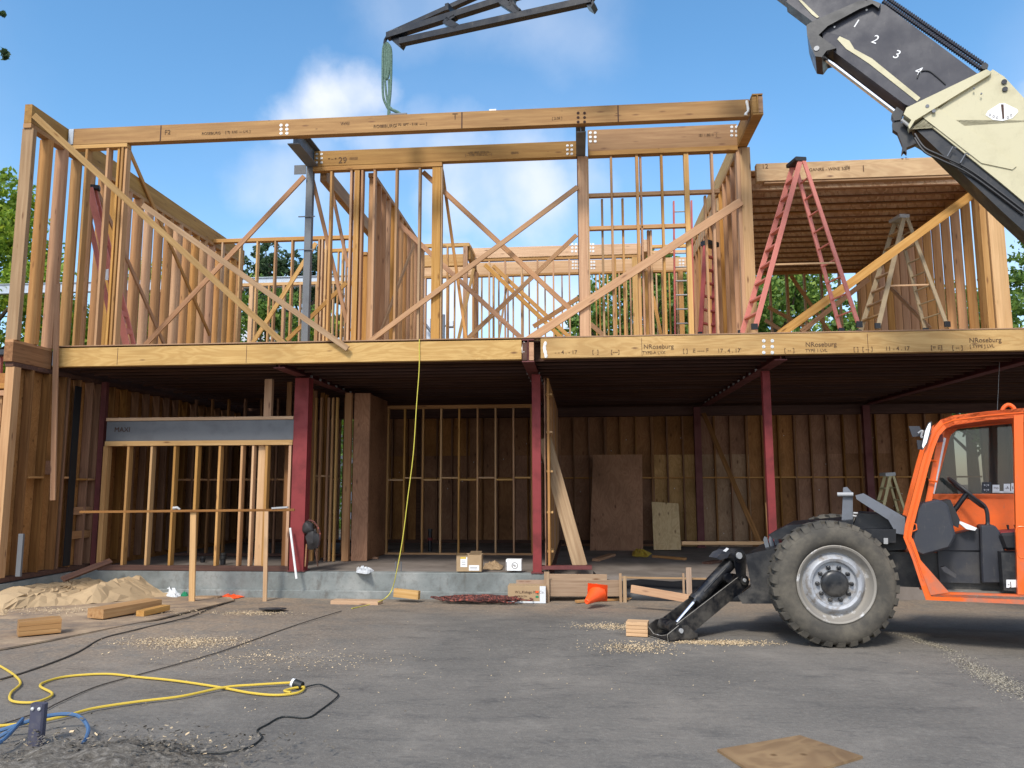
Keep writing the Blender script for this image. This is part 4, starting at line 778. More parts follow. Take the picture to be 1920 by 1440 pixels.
MB().tube(smooth_path([vp(1930, 990, CV), vp(1908, 989, CV), (vp(1907, 1010, CV)), vp(1909, 1040, CV), vp(1917, 1046, CV), vp(1930, 1046, CV)]), .013, 8).build('grab_rail', 'orange_paint', cab, None, True)
MB().tube([vp(1713, 982, CV), vp(1718, 983, CV), vp(1719, 993, CV), vp(1712, 996, CV)], .007, 6).build('door_catch', 'orange_paint', cab)
MB().prism(vpoly([(1755, 820), (1767, 813), (1769, 828), (1757, 830)], CV+.1), VA*.05).build('bracket', 'dark_primer', cab)
pd = MB().prism(vpoly([(1764, 1064), (1772, 1062), (1794, 1078), (1792, 1084), (1770, 1072)], CV+.2), VA*.1).build('pedal', 'cab_plastic', cab)
# mirrors
mr_ = MB().prism(vpoly([(1728, 836), (1735, 808), (1741, 794), (1746, 791), (1746, 802), (1738, 830), (1731, 842)], CV-.05), VA*.04).build('mirror', 'chrome', cab)
MB().ring(vpoly([(1727, 838), (1734, 807), (1741, 792), (1747, 790), (1747, 803), (1739, 832), (1730, 844)], CV-.06), vpoly([(1729, 836), (1735, 808), (1741, 795), (1745, 792), (1745, 802), (1738, 829), (1731, 841)], CV-.06), VA*.06).build('mirror_frame', 'cab_plastic', cab)
MB().prism(vpoly([(1704, 799), (1724, 799), (1731, 812), (1727, 818), (1711, 819)], CV+.1), VA*.06).build('lamp', 'cab_plastic', cab); MB().prism(vpoly([(1719, 825), (1731, 826), (1728, 843), (1721, 842)], CV+.05), VA*.05).build('lamp', 'cab_plastic', cab)
MB().tube(smooth_path([vp(1722, 812, CV+.06), vp(1730, 808, CV+.04), vp(1728, 820, CV+.04), vp(1742, 815, CV+.02), vp(1752, 812, CV+.02)]), .012, 8).build('mirror_arm', 'pale_steel', cab, None, True)
# engine side body far side and rear, mostly out of frame
MB().prism([loc(-.9, 1.75, .8), loc(-3.4, 1.75, .8), loc(-3.4, 1.75, 1.5), loc(-1.0, 1.75, 1.35)], VA*.5).build('engine_cover', 'orange_paint', tele)
# ---- boom
BV = 1.12
def Z7(x, y): return (1440+x/3.273, y/3.273)
def bpoly(pts, v): return [vp(*Z7(x, y), v) for x, y in pts]
bo = MB(); po = [(870, 795), (1380, 425), (1450, 470), (1700, 740), (2300, 1240), (2300, 1860), (1571, 1240), (1440, 1130), (950, 735)]
bo.prism(bpoly(po, BV), VA*.42); boom = bo.build('boom', 'boom_beige', tele); boom.modifiers.new('b', 'BEVEL').width = .008
MB().prism(bpoly([(832, 700), (850, 660), (1340, 425), (1372, 440), (1360, 458), (900, 740), (868, 790), (860, 770), (880, 735)], BV-.05), VA*.52).build('boom_collar', 'boom_beige', boom)
MB().prism(bpoly([(945, 715), (1310, 1000), (1500, 1040), (1525, 1020), (1380, 890), (1040, 660), (965, 690)], BV-.014), VA*.012).build('side_plate', 'boom_beige', boom)
MB().prism(bpoly([(905, 790), (960, 735), (1571, 1235), (2300, 1840), (2300, 2040), (1571, 1420), (1440, 1300), (1000, 880)], BV+.03), VA*.36).build('boom_underside', 'black_steel', boom)
for k, off in enumerate((0, 26)): MB().tube(smooth_path([vp(*Z7(900, 820+off), BV), vp(*Z7(960, 905+off), BV-.02), vp(*Z7(1060, 955+off), BV-.02), vp(*Z7(1250, 1050+off), BV), vp(*Z7(1571, 1290+off), BV)]), .014, 6).build('hose', 'black_rubber', boom, None, True)
for x, y in ((1120, 930), (1200, 970)): MB().tube([vp(*Z7(x-20, y+30), BV-.03), vp(*Z7(x+15, y-30), BV-.03), vp(*Z7(x+35, y-20), BV-.03)], .009, 6).build('hose_clip', 'grey_metal', boom)
# angle dial
c_ = vp(*Z7(1435, 635), BV-.003); fan = [vp(*Z7(*p), BV-.004) for p in [(1335, 705), (1350, 680), (1420, 635), (1450, 632), (1530, 670), (1536, 685), (1500, 725), (1440, 742), (1380, 735)]]
dial = MB().prism(fan, VA*.003).build('angle_dial', 'decal_white', boom); MB().prism(bpoly([(1430, 640), (1446, 640), (1450, 725), (1440, 730)], BV-.012), VA*.006).build('pointer', 'ink', dial)
for k, (x, y) in enumerate([(1355, 706), (1378, 716), (1400, 724), (1465, 722), (1485, 708)]): text('0', vp(*Z7(x, y+8), BV-.006), -VF, ZN, .05, 'ink', dial, 'lettering', .0005)
for x, y in ((978, 650), (1018, 680), (1265, 540), (1310, 573)): pin(*Z7(x, y), BV-.056, .022 if x < 1100 else .01, .02, 'grey_metal', boom, 'bolt')
# inner section
bi_ = MB().prism(bpoly([(320, 185), (640, 12), (720, 30), (1290, 455), (960, 640)], BV+.05), VA*.32).build('boom_section', 'boom_grey', boom)
MB().prism(bpoly([(330, 190), (455, 220), (960, 620), (900, 665), (840, 640), (390, 305), (350, 300)], BV+.035), VA*.35).build('boom_lower_flange', 'boom_grey', bi_)
MB().prism(bpoly([(425, 240), (440, 222), (500, 250), (530, 300), (640, 360), (935, 600), (915, 622), (620, 390), (545, 340), (480, 300)], BV+.028), VA*.008).build('wear_strip', 'boom_beige', bi_)
for s_, x, y in (('1', 512, 160), ('2', 628, 258), ('3', 760, 350), ('4', 892, 452)):
    text(s_, vp(*Z7(x, y), BV+.047), (vp(*Z7(x+50, y+18), BV)-vp(*Z7(x, y), BV)), (vp(*Z7(x+18, y-50), BV)-vp(*Z7(x, y), BV)), .16, 'decal_white', bi_, 'number')
MB().tube(smooth_path([vp(*Z7(915, 480), BV+.04), vp(*Z7(935, 440), BV+.04), vp(*Z7(985, 435), BV+.04), vp(*Z7(1030, 465), BV+.04), vp(*Z7(1090, 518), BV+.04)]), .007, 6).build('scuff_wire', 'black_rubber', bi_)
MB().prism(bpoly([(235, 155), (265, 135), (550, 8), (640, 0), (692, 20), (680, 50), (640, 22), (560, 55), (365, 160), (310, 215), (420, 295), (360, 310), (330, 350), (290, 345), (265, 290), (240, 215)], BV-.02), VA*.5).build('section_collar', 'black_steel', bi_)
for x, y in ((570, 30), (605, 60), (372, 135), (408, 165)): pin(*Z7(x, y), BV+.04, .012, .02, 'decal_white', bi_, 'bolt')
pin(*Z7(298, 296), BV-.03, .035, .03, 'pale_steel', bi_)
# thinner section leaving the frame at the top, boom head beyond
MB().prism(bpoly([(110, 10), (180, -30), (620, -30), (560, 60), (320, 170), (270, 130)], BV+.07), VA*.26).build('boom_section', 'boom_grey', bi_)
far = MB().prism(bpoly([(-450, -430), (-300, -560), (640, 0), (300, 140)], BV+.1), VA*.22).build('boom_section', 'steel_grey', bi_)
MB().prism(bpoly([(188, 0), (206, 0), (314, 104), (300, 110), (270, 88)], BV+.06), VA*.01).build('wear_strip', 'boom_beige', bi_)
# extension cylinder
vtube(Z7(330, 340), Z7(785, 690), BV+.15, .036, 'rod', 'chrome', boom); MB().prism(bpoly([(757, 705), (790, 655), (832, 685), (815, 735), (775, 740)], BV+.08), VA*.15).build('gland_block', 'black_steel', boom)
MB().prism(bpoly([(762, 755), (800, 740), (870, 780), (910, 880), (850, 905), (852, 940), (835, 925), (818, 945), (825, 890), (795, 815), (765, 795)], BV+.1), VA*.1).build('valve_bracket', 'black_steel', boom)
vtube(Z7(820, 735), Z7(870, 775), BV+.02, .022, 'fitting', 'pale_steel', boom)
# drag chains along the top
for k in (0, 1):
    a, b = vp(*Z7(705+30*k, 8-14*k), BV+.1+.16*k), vp(*Z7(1312+22*k, 425-22*k), BV+.1+.16*k); n_l = 46; cm = MB(); dd = (b-a)/n_l
    for i in range(n_l): p = a+dd*(i+.15); cm.tube([p, p+dd*.35, p+dd*.36, p+dd*.85], [.032, .032, .022, .022], 8)
    cm.build('drag_chain', 'chain_black', boom)
pin(*Z7(1330, 405), BV+.05, .04, .35, 'black_steel', boom)
for x, y in ((1450, 500), (1455, 545)): pin(*Z7(x, y), BV-.02, .03, .2, 'black_steel', boom)
# ---- lattice jib at the boom head
def Z8(x, y): return (680+x/4, y/4)
JV = BV+.12
def jp(x, y, v=0): return vp(*Z8(x, y), JV+v)
jb = MB(); s_ = .115
def jbeam(p, q, w_=s_, v=0, d=.12): jb.beam(jp(*p, v), jp(*q, v), w_, d, VA, .004)
jbeam((188, 275), (1500, -140)); jbeam((285, 318), (1720, 5)); jbeam((200, 262), (900, -50), .09, .3, .1)
jbeam((625, 160), (715, 215)); jbeam((1045, 15), (1175, 100)); jbeam((660, 60), (660, 110), .07, .15, .3); jbeam((700, 130), (640, 165), .06); jbeam((1150, -60), (1110, 60), .07); jbeam((1180, 95), (1120, 10), .05)
jbeam((1500, -140), (1720, 5)); jbeam((1600, -90), (2300, -560), .2)
jb.prism([jp(*p) for p in [(205, 270), (320, 280), (280, 355), (215, 300)]], VA*.12)
jib = jb.build('jib', 'black_steel', tele)
jcap = MB().prism([jp(*p, -.03) for p in [(1655, 0), (1725, -5), (1735, 20), (1712, 55), (1670, 30)]], VA*.2).build('end_cap', 'black_steel', jib)
MB().prism([jp(*p, -.02) for p in [(190, 250), (205, 225), (265, 210), (262, 240), (200, 262)]], VA*.1).build('tip_cap', 'grey_metal', jib)
MB().tube([jp(185, 275), jp(170, 300), jp(165, 330)], .03, 8).build('shackle', 'black_steel', jib)
# ---- lifting sling hanging from the jib tip down to the roof beam
slg = thing('lifting_sling', 'bundle of green webbing sling hanging from the lattice jib tip down to the roof beam', 'sling', at(728, 215, -1.06))
tip = jp(172, 300)
def S8(x, y): P = at(680+x/7.2, 60+y/7.2, tip.y); f = min(1, max(0, (y-120)/1000)); return at(680+x/7.2, 60+y/7.2, tip.y*(1-f)+(-1.06)*f)
for pts, r in [([(300, 140), (275, 250), (270, 500), (275, 850), (320, 990), (350, 1050), (350, 1135)], .022), ([(310, 140), (300, 300), (300, 600), (320, 850), (345, 980), (370, 1130)], .02), ([(330, 150), (380, 240), (385, 500), (375, 800), (360, 960), (345, 1135)], .024),
               ([(325, 150), (365, 260), (360, 450), (330, 620), (305, 600), (330, 420), (330, 200)], .03), ([(340, 180), (340, 400), (345, 560), (325, 640)], .028), ([(330, 980), (380, 1040), (460, 1075), (510, 1110)], .026), ([(360, 1010), (420, 1065), (480, 1090)], .022), ([(350, 640), (355, 800), (345, 960)], .018)]:
    MB().tube(smooth_path([S8(*p) for p in pts]), r, 8).build('strap', 'sling_green', slg, None, True)
a, b = at(732, 214, -1.06), at(764, 213, -1.06); tag(MB().box(a.x, b.x, -1.12, -.98, 8.204, 8.235, .004).build('lifting_plate', 'grey_metal', None), 'small grey steel plate lying on top of the roof beam under the green sling', 'plate')
P = at(922, 210, -1.06); tag(MB().box(P.x-.04, P.x+.08, -1.1, -1.0, 8.203, 8.24, .004).build('paper_scrap', 'white_paint', None), 'tiny white scrap lying on top of the long roof beam', 'scrap')
# ================================================================== LADDERS
def rail(A, B, w_, d, n, m, par, name='rail'): return board(name, A, B, w_, d, n, m, par, .004)
def stepladder(label, topc, fl, fr, rear_off, m, mcap, steps=8, tiemat=None, name='stepladder', width=.5, sidev=V3((0, 1, 0)), tw=.28, rw=.085):
    """side-on A frame: topc cap centre, fl front foot, fr rear foot (world); rungs along sidev"""
    t = thing(name, label, 'ladder', (fl+fr)/2)
    for s in (-1, 1):
        o = sidev*(width/2)*s; ot = sidev*(tw/2)*s
        rail(topc+ot, fl+o, rw, .03, sidev, m, t); rail(topc+ot+(fr-fl).normalized()*.06, fr+o, rw*.8, .03, sidev, m, t)
        for f_ in (fl, fr):
            MB().beam(f_+o+ZN*.1+(topc-f_)*.0, f_+o, rw+.02, .04, sidev).build('foot', 'black_rubber', t)
    dl = (fr-fl).normalized()
    for k in range(1, steps+1):
        f = k/(steps+1); p = topc.lerp(fl, f); wv = (tw+(width-tw)*f)/2
        MB().beam(p-sidev*wv, p+sidev*wv, .03, .09, dl).build('step', m if m != 'fibre_tan' else 'grey_wood', t)
        if k % 1 == 0:
            p = (topc+dl*.06).lerp(fr, f); MB().beam(p-sidev*wv, p+sidev*wv, .022, .035, dl).build('brace', m, t)
    MB().beam(topc-sidev*(tw/2+.03)+ZN*.03, topc+sidev*(tw/2+.03)+ZN*.03, .07, .2, dl, .01).build('top_cap', mcap, t)
    if tiemat:
        f = .62; a, b = topc.lerp(fl, f)-sidev*(.2), topc.lerp(fr, f)-sidev*.2; MB().beam(a, b, .03, .02, sidev).build('spreader', tiemat, t)
    return t
sv = V3((-.2, .98, 0)).normalized()
stepladder('tall red stepladder standing open on the upper deck in front of the low roof', at(1493, 308, -.5), at(1402, 624, -.5), at(1594, 620, -.5), 0, 'fibre_pink', 'black_rubber', 9, 'pale_wood', width=.55, sidev=sv)
stepladder('weathered tan stepladder standing open on the upper deck beside the right stud wall', at(1686, 413, 1.1), at(1628, 622, .9), at(1756, 619, .9), 0, 'fibre_tan', 'pale_steel', 7, 'pale_wood', width=.6, sidev=sv)
stepladder('small yellowish stepladder standing on the ground floor slab behind the telehandler', at(1664, 892, 3.2), at(1630, 1035, 3.2), at(1712, 1030, 3.2), 0, 'fibre_yellow', 'pale_steel', 5, 'pale_steel', width=.45, rw=.06)
# folded ladders: near-parallel rails
def closed_ladder(label, T, B, w_, m, mcap, steps, lean=V3((.06, 0, 0)), side=V3((1, 0, 0)), name='stepladder'):
    t = thing(name, label, 'ladder', B)
    for s in (-1, 1):
        rail(T+side*s*w_*.33, B+side*s*w_/2, .10, .03, side, m, t); rail(T+side*s*w_*.33+V3((0, .12, 0)), B+side*s*w_/2+V3((0, .22, 0))+lean, .06, .03, side, m, t)
        MB().beam(B+side*s*w_/2, B+side*s*w_/2+ZN*.1, .09, .04, side).build('foot', 'black_rubber', t)
    for k in range(1, steps+1):
        f = k/(steps+1); p = T.lerp(B, f); h = w_*(.33+.17*f); MB().beam(p-side*h, p+side*h, .035, .09, YN).build('step', m, t)
    MB().beam(T-side*(w_*.33+.03), T+side*(w_*.33+.03), .1, .2, YN, .01).build('top_cap', mcap, t)
    return t
closed_ladder('dark red stepladder folded shut and leaning against the studs right of the extension ladder', at(1331, 458, 2.0), at(1326, 634, 1.6), .42, 'fibre_red', 'black_rubber', 6, side=V3((.75, .66, 0)))
lt = thing('stepladder', 'long red stepladder folded shut and leaning behind the left wall studs', 'ladder', at(240, 650, .1))
for p, q, Y1, Y2, w_, m_ in [((168, 352), (238, 650), -.45, .05, .13, 'fibre_pink'), ((178, 356), (252, 650), -.3, .25, .08, 'fibre_pink'), ((166, 405), (208, 600), -.2, .1, .09, 'fibre_pink'), ((186, 420), (250, 640), .1, .4, .06, 'fibre_red')]: rail(at(*p, Y1), at(*q, Y2), w_, .03, YN, m_, lt)
for k in range(9): f = k/9; A = at(168+70*f, 352+298*f, -.42+.47*f); B = at(180+75*f, 360+298*f, -.25+.5*f); MB().beam(A, B, .03, .09, ZN).build('step', 'fibre_pink', lt)
A = at(170, 350, -.4); MB().beam(A-V3((.09, 0, 0)), A+V3((.12, .1, 0)), .08, .15, YN, .01).build('top_cap', 'black_rubber', lt)
A = at(203, 512, -.15); MB().box(A.x-.06, A.x+.04, A.y-.06, A.y-.04, A.z-.15, A.z+.12).build('label', 'decal_white', lt)
ext = thing('extension_ladder', 'tall extension ladder with one dark red rail and grey rungs rising behind the window wall', 'ladder', at(1270, 632, 3.0))
e0, e1 = at(1263, 378, 3.2), at(1266, 636, 2.8); off = V3((at(1297, 500, 3).x-at(1263, 500, 3).x, 0, 0))
for o, m_ in ((V3((0, 0, 0)), 'fibre_red'), (off, 'fibre_red')): rail(e0+o, e1+o, .035, .08, YN, m_, ext)
for py in (398, 424, 451, 478, 504, 530, 556, 582, 608): f = (py-378)/258; p = e0.lerp(e1, f); MB().tube([p, p+off], .017, 8).build('rung', 'pale_steel', ext)
# stepladder top seen at the far left edge
closed_ladder('pale red stepladder partly cut off at the far left edge beside the lower wing', at(7, 662, -.9), at(-20, 1100, -.9), .4, 'fibre_pink', 'cab_plastic', 8)
# ================================================================== LOOSE BOARDS AND SHEETS
def lone(o, label, cat, group=None): return tag(o, label, cat, group)
def board_on(p, q, Yp, Yq, w_, d, m, name, label, cat='board', nrm=YN): return lone(board(name, at(*p, Yp), at(*q, Yq), w_, d, nrm, m), label, cat)
board_on((1021, 822), (1088, 1062), .75, .45, .26, .045, 'old_board', 'plank', 'wide weathered plank leaning against the divider wall beside the centre red column')
board_on((1319, 775), (1425, 1020), 6.3, 3.6, .11, .03, 'aged_wood', 'plank', 'long thin board leaning diagonally from the rear dark column')
board_on((1278, 1018), (1480, 1018), 3.0, 3.0, .07, .1, 'pale_wood', 'plank', 'pale board lying level in front of the rear wall plywood')
board_on((1437, 942), (1442, 1012), 1.6, 1.6, .05, .04, 'stud_wood', 'plank', 'short upright stick beside the right red column')
def sheet(poly, Y, d, m, name, label, Yt=None):
    ps = [at(x, y, (Yt if (Yt is not None and i > 1) else Y)) for i, (x, y) in enumerate(poly)]; c = sum(ps, V3())/4
    return lone(MB().prism(ps, (0, d, 0)).build(name, m, None, Matrix.Translation(c)), label, 'plywood sheet')
sheet([(1106, 1033), (1206, 1033), (1204, 852), (1112, 853)], 5.6, .02, 'plywood_brown', 'plywood_sheet', 'large reddish brown plywood sheet leaning upright against the rear wall', 6.2)
sheet([(1226, 1031), (1277, 1031), (1272, 944), (1222, 941)], 5.5, .02, 'plywood_pale', 'plywood_sheet', 'smaller pale knotty plywood offcut leaning beside the large brown sheet', 5.9)
def slabboard(p, q, z, w_, h, m, name, label, cat='board', g=None, Y=None):
    A = atz(*p, z+h/2); B = atz(*q, z+h/2); return lone(board(name, A, B, w_, h, ZN, m), label, cat, g)
slabboard((1117, 1050), (1148, 1040), .19, .16, .05, 'primer_red' if 0 else 'pink_wood', 'board', 'short reddish board lying on the right bay floor near the leaning plank')
slabboard((1225, 1043), (1285, 1048), .19, .1, .05, 'pink_wood', 'board', 'reddish board lying on the right bay floor behind the yellow rag')
slabboard((1325, 1056), (1345, 1052), .19, .2, .04, 'dark_wood', 'board', 'dark offcut on the slab edge behind the outrigger')
def ground_board(p, q, w_, h, m, name, label, cat='board', lift=0, lq=None):
    A = gp(*p)+ZN*(h/2+lift); B = gp(*q)+ZN*(h/2+(lift if lq is None else lq)); return lone(board(name, A, B, w_, h, ZN, m), label, cat)
ground_board((1080, 1131), (1270, 1120), .1, .035, 'stud_wood', 'board', 'long thin pale board lying flat in front of the orange cone', lift=.01)
board_on((1184, 1104), (1300, 1124), -1.1, -1.5, .12, .06, 'stud_wood', 'beam_offcut', 'thick pale timber propped on the dirt between the stakes and the outrigger')
ground_board((1640, 1120), (1740, 1116), .4, .05, 'pink_wood', 'board', 'reddish boards stacked on the ground beyond the telehandler wheel', lift=.05)
ground_board((533, 1120), (590, 1117), .13, .05, 'stud_wood', 'board', 'short tan board lying by the concrete wall left of centre')
ground_board((625, 1131), (713, 1133), .24, .06, 'pale_wood', 'plank', 'wide pale green tinged plank lying at the foot of the hanging yellow line')
ground_board((368, 1125), (412, 1125), .22, .06, 'grey_wood', 'board', 'grey board end lying beside the stake and the orange plastic')
board_on((740, 1111), (786, 1116), -.32, -.42, .14, .09, 'pale_wood', 'wood_block', 'pale wedge shaped block leaning at the foot of the concrete wall', 'block')
board_on((118, 1086), (207, 1052), -1.3, -.3, .1, .05, 'dark_wood', 'board', 'dark reddish board sloping from the sill plate down to the tan tarp')
def block(p, q, w_, h, m, name, label, lift=0, n=1, g=None):
    A = gp(*p); B = gp(*q); A.z = B.z = gz(A.x, A.y)+lift
    c = MB(); 
    for k in range(n): c.beam(A+ZN*(h/n*(k+.5)), B+ZN*(h/n*(k+.5)), w_, h/n-.003, ZN, .003)
    M = frame_of(A, B, ZN); return lone(c.build(name, m, None, M), label, 'block')
# flat dusty protection sheet on the ground at left
sh = MB(); P = [gp(x, y) for x, y in [(-260, 1255), (14, 1219), (100, 1203), (300, 1163), (440, 1128), (430, 1122), (300, 1118), (-300, 1128)]]
sh.prism([p+ZN*.012 for p in P], (0, 0, .018)); lone(sh.build('ground_sheet', 'dusty_sheet', None, Matrix()), 'large dusty brown sheet laid flat on the ground at left under the wood blocks', 'sheet')
block((32, 1196), (112, 1188), .26, .17, 'stud_wood', 'wood_block', 'stack of three short thick timber offcuts at the left edge', .03, 3)
block((178, 1164), (288, 1150), .30, .13, 'stud_wood', 'wood_block', 'longest thick timber offcut lying on the brown sheet', .03)
block((262, 1160), (311, 1152), .13, .08, 'stud_wood', 'wood_block', 'short narrow timber offcut against the longest one', .03)
ground_board((50, 1170), (104, 1164), .14, .03, 'stud_wood', 'board', 'thin flat scrap board behind the stack of three offcuts', lift=.03)
block((1176, 1190), (1216, 1192), .20, .17, 'pale_wood', 'wood_block', 'pale layered timber block in sawdust left of the outrigger foot', 0, 4)
pf = [gp(1345, 1411)+ZN*.004, gp(1500, 1384)+ZN*.004, gp(1618, 1424)+ZN*.004, gp(1445, 1475)+ZN*.004]
lone(MB().prism(pf, (0, 0, .018)).build('plywood_sheet', 'plywood_wet', None, Matrix.Translation(pf[0])), 'square water stained plywood sheet lying flat in the foreground', 'plywood sheet')
# batter board: rail nailed to two stakes in front of the opening
bbd = thing('batter_board', 'thin rail nailed across two pale stakes standing in front of the framed opening', 'batter board', (-5.6, -.9, -.16))
for x, y0, y1, w_ in ((363, 958, 1128, .10), (500, 955, 1118, .07)):
    A = at(x-3, y1, -.95 if x < 400 else -.45); A.z = gz(A.x, A.y)-.02; Bz = at(x, y0, A.y); board('stake', A, Bz, w_, .035, YN, 'pale_wood', bbd)
yb = -1.0; board('rail', at(150, 960, yb), at(552, 956, yb), .04, .025, YN, 'aged_wood', bbd)
lvl_ = board('spirit_level', at(510, 953, yb-.0), at(540, 951, yb), .03, .05, YN, 'pale_steel'); lone(lvl_, 'small grey hand tool resting at the right end of the thin rail', 'tool')
P = at(325, 953, yb); lone(MB().tube([P, P+V3((.07, 0, .01)), P+V3((.12, 0, -.02))], [.03, .025, .015], 8).build('clamp', 'pale_steel', None, None, True), 'small pale clamp fixed on the thin rail left of the first stake', 'clamp')
A, B = at(544, 990, -.12), at(556, 1085, -.25); lone(MB().tube([A, B], .02, 8).build('pole', 'white_paint', None, None, True), 'white pole leaning on the left side of the big red column', 'pole')
# ================================================================== SMALL THINGS
def carton(label, name, P, sx, sy, sz, m, rot=0, flaps=False):
    M = Matrix.Translation(P) @ Matrix.Rotation(rot, 4, 'Z'); t = thing(name, label, 'box', P)
    b = MB().box(-sx/2, sx/2, -sy/2, sy/2, 0, sz, .004); b.v = [M@v for v in b.v]; body = b.build('body', m, t, M)
    if flaps:
        for x0, dx, dz in ((-sx/2, -.02, .03), (.0, .04, .07)):
            q = [V3((x0, -sy/2, sz)), V3((x0+sx*.45, -sy/2, sz)), V3((x0+sx*.45+dx, -sy/2-.05, sz+dz)), V3((x0+dx, -sy/2-.05, sz+dz))]; MB().prism([M@p for p in q], (0, .004, 0)).build('flap', m, t)
    return t, M, body
t, M, bd = carton('brown cardboard box with white labels standing on the slab edge', 'cardboard_box', at(881, 1070, .22)-ZN*0, .44, .3, .29, 'cardboard', .03, True)
def labelq(M, body, x0, x1, z0, z1, y, m='decal_white'): q = [M@V3(p) for p in ((x0, y, z0), (x1, y, z0), (x1, y, z1), (x0, y, z1))]; return MB().prism(q, (0, -.002, 0)).build('label', m, body)
labelq(M, bd, -.15, -.03, .08, .25, -.151); labelq(M, bd, .0, .18, .02, .11, -.151); labelq(M, bd, -.15, -.05, .22, .25, -.154, 'yellow_cord')
for z in (.12, .15, .18): labelq(M, bd, -.13, -.06, z, z+.006, -.1535, 'ink')
for z in (.045, .07): labelq(M, bd, .02, .15, z, z+.006, -.1535, 'ink')
t, M, bd = carton('small white tub with a round printed mark standing on the slab edge', 'white_tub', at(964, 1069, .2), .27, .22, .19, 'white_paint')
ci = MB(); ci.lathe([(0, .055), (-.002, .055), (-.002, .047), (0, .047)], M@V3((.02, -.111, .09)), (0, 1, 0), 24); ci.build('printed_mark', 'ink', bd)
text('F6', M@V3((-.02, -.112, .07)), (1, 0, 0), ZN, .06, 'ink', bd, 'lettering'); labelq(M, bd, -.13, -.12, .0, .15, -.1115, 'ink')
t, M, bd = carton('brown taped carton with printed lettering standing on the ground against the concrete wall', 'cardboard_box', gp(988, 1130)+V3((0, .12, 0)), .64, .32, .28, 'cardboard', .0)
text('W.L.Kidogo Mfg.Co.', M@V3((-.2, -.164, .16)), (1, 0, 0), ZN, .06, 'ink', bd, 'lettering'); text('MADE IN CN', M@V3((-.2, -.164, .10)), (1, 0, 0), ZN, .035, 'ink', bd, 'lettering'); text('1,000 PCS.', M@V3((-.2, -.164, .06)), (1, 0, 0), ZN, .035, 'ink', bd, 'lettering')
labelq(M, bd, .22, .32, .0, .28, -.163, 'plastic_white'); labelq(M, bd, -.32, .32, .0, .03, -.1645, 'plastic_white'); labelq(M, bd, .15, .2, .17, .2, -.1645, 'cone_orange'); labelq(M, bd, .15, .2, .09, .12, -.1645, 'plastic_green')
def crumple(name, pts, h, m, label, cat, res=26, seed=1, base=None, zoff=0, big=False):
    """crumpled sheet over the ground outline pts (pixels)"""
    P = [gp(x, y) for x, y in pts] if base is None else [atz(x, y, base) for x, y in pts]
    cx = sum(p.x for p in P)/len(P); cy = sum(p.y for p in P)/len(P); n = len(P); mb = MB(); rings = res//2
    def edge(a):
        f = a/(2*math.pi)*n; i = int(f) % n; return P[i].lerp(P[(i+1) % n], f-int(f))
    rings = max(5, res//5); A_ = rings*5; rr = random.Random(seed); g0 = gz(cx, cy) if base is None else base
    hills = [(at(*q, -.8).x, w_, k) for q, w_, k in (((108, 1095), 1.3, .92), ((214, 1085), .55, 1.15), ((0, 1110), 1.6, .7))]
    def hh(x, y, f):
        if big: k = max(.16, *[k_*max(0, 1-abs(x-hx)/w_)**.8 for hx, w_, k_ in hills])
        else: k = .35+1.1*abs(noise.noise(V3((x*9+seed, y*9, 0))))
        return h*k*(1-f**(6 if big else 2.2))+.10*h*noise.noise(V3((x*4, y*7, seed)))
    mb.v.append(V3((cx, cy, g0+hh(cx, cy, 0))))
    for r in range(1, rings+1):
        for k in range(A_):
            e = edge(2*math.pi*(k+(.5*(r % 2)))/A_); f = r/rings; j = .33/rings*(r < rings); f2 = f+rr.uniform(-j, j); x, y = cx+(e.x-cx)*f2, cy+(e.y-cy)*f2
            x += rr.uniform(-.02, .02)*(h*5); z0 = gz(x, y) if base is None else base
            mb.v.append(V3((x, y, z0+zoff+.012+max(0, hh(x, y, f2))+(rr.uniform(-.07, .07)*h if r < rings else rr.uniform(0, .08)*h))))
    for k in range(A_): mb.f.append((0, 1+k, 1+(k+1) % A_))
    for r in range(rings-1):
        for k in range(A_):
            a = 1+r*A_+k; b = 1+r*A_+(k+1) % A_
            mb.f += [(a, a+A_, b), (b, a+A_, b+A_)] if (k+r) % 2 else [(a, a+A_, b+A_), (a, b+A_, b)]
    o = mb.build(name, m, None, Matrix.Translation((cx, cy, P[0].z)), False, False); s_ = o.modifiers.new('t', 'SOLIDIFY'); s_.thickness = .004
    return lone(o, label, cat)
crumple('tarp', [(-80, 1148), (0, 1148), (60, 1143), (130, 1139), (200, 1135), (300, 1125), (335, 1118), (290, 1112), (215, 1103), (120, 1106), (40, 1119), (-80, 1128)], .34, 'paper_tan', 'long crumpled tan paper tarp heaped along the left wall', 'tarp', 60, 3, None, 0, True)
crumple('plastic_bag', [(292, 1118), (330, 1126), (345, 1120), (322, 1108), (300, 1106)], .2, 'plastic_white', 'crumpled whitish plastic bag at the right end of the tan tarp', 'bag', 22, 5)
crumple('plastic_bag', [(338, 1122), (352, 1122), (357, 1112), (345, 1110)], .15, 'plastic_green', 'small green plastic bag tucked behind the first stake', 'bag', 18, 9)
crumple('plastic_sheet', [(410, 1124), (440, 1124), (462, 1120), (440, 1116), (415, 1118)], .07, 'cone_orange', 'flattened orange plastic sheet on the ground between the two stakes', 'plastic', 18, 2)
crumple('plastic_bag', [(668, 1076), (690, 1078), (702, 1072), (685, 1067), (668, 1066)], .10, 'plastic_white', 'crumpled clear plastic bag on the slab edge left of the hanging line', 'bag', 20, 4, .262)
crumple('paper_bag', [(905, 1069), (940, 1070), (944, 1062), (925, 1057), (908, 1058)], .1, 'cardboard', 'crumpled brown paper bag between the cardboard box and the white tub', 'bag', 18, 6, .262)
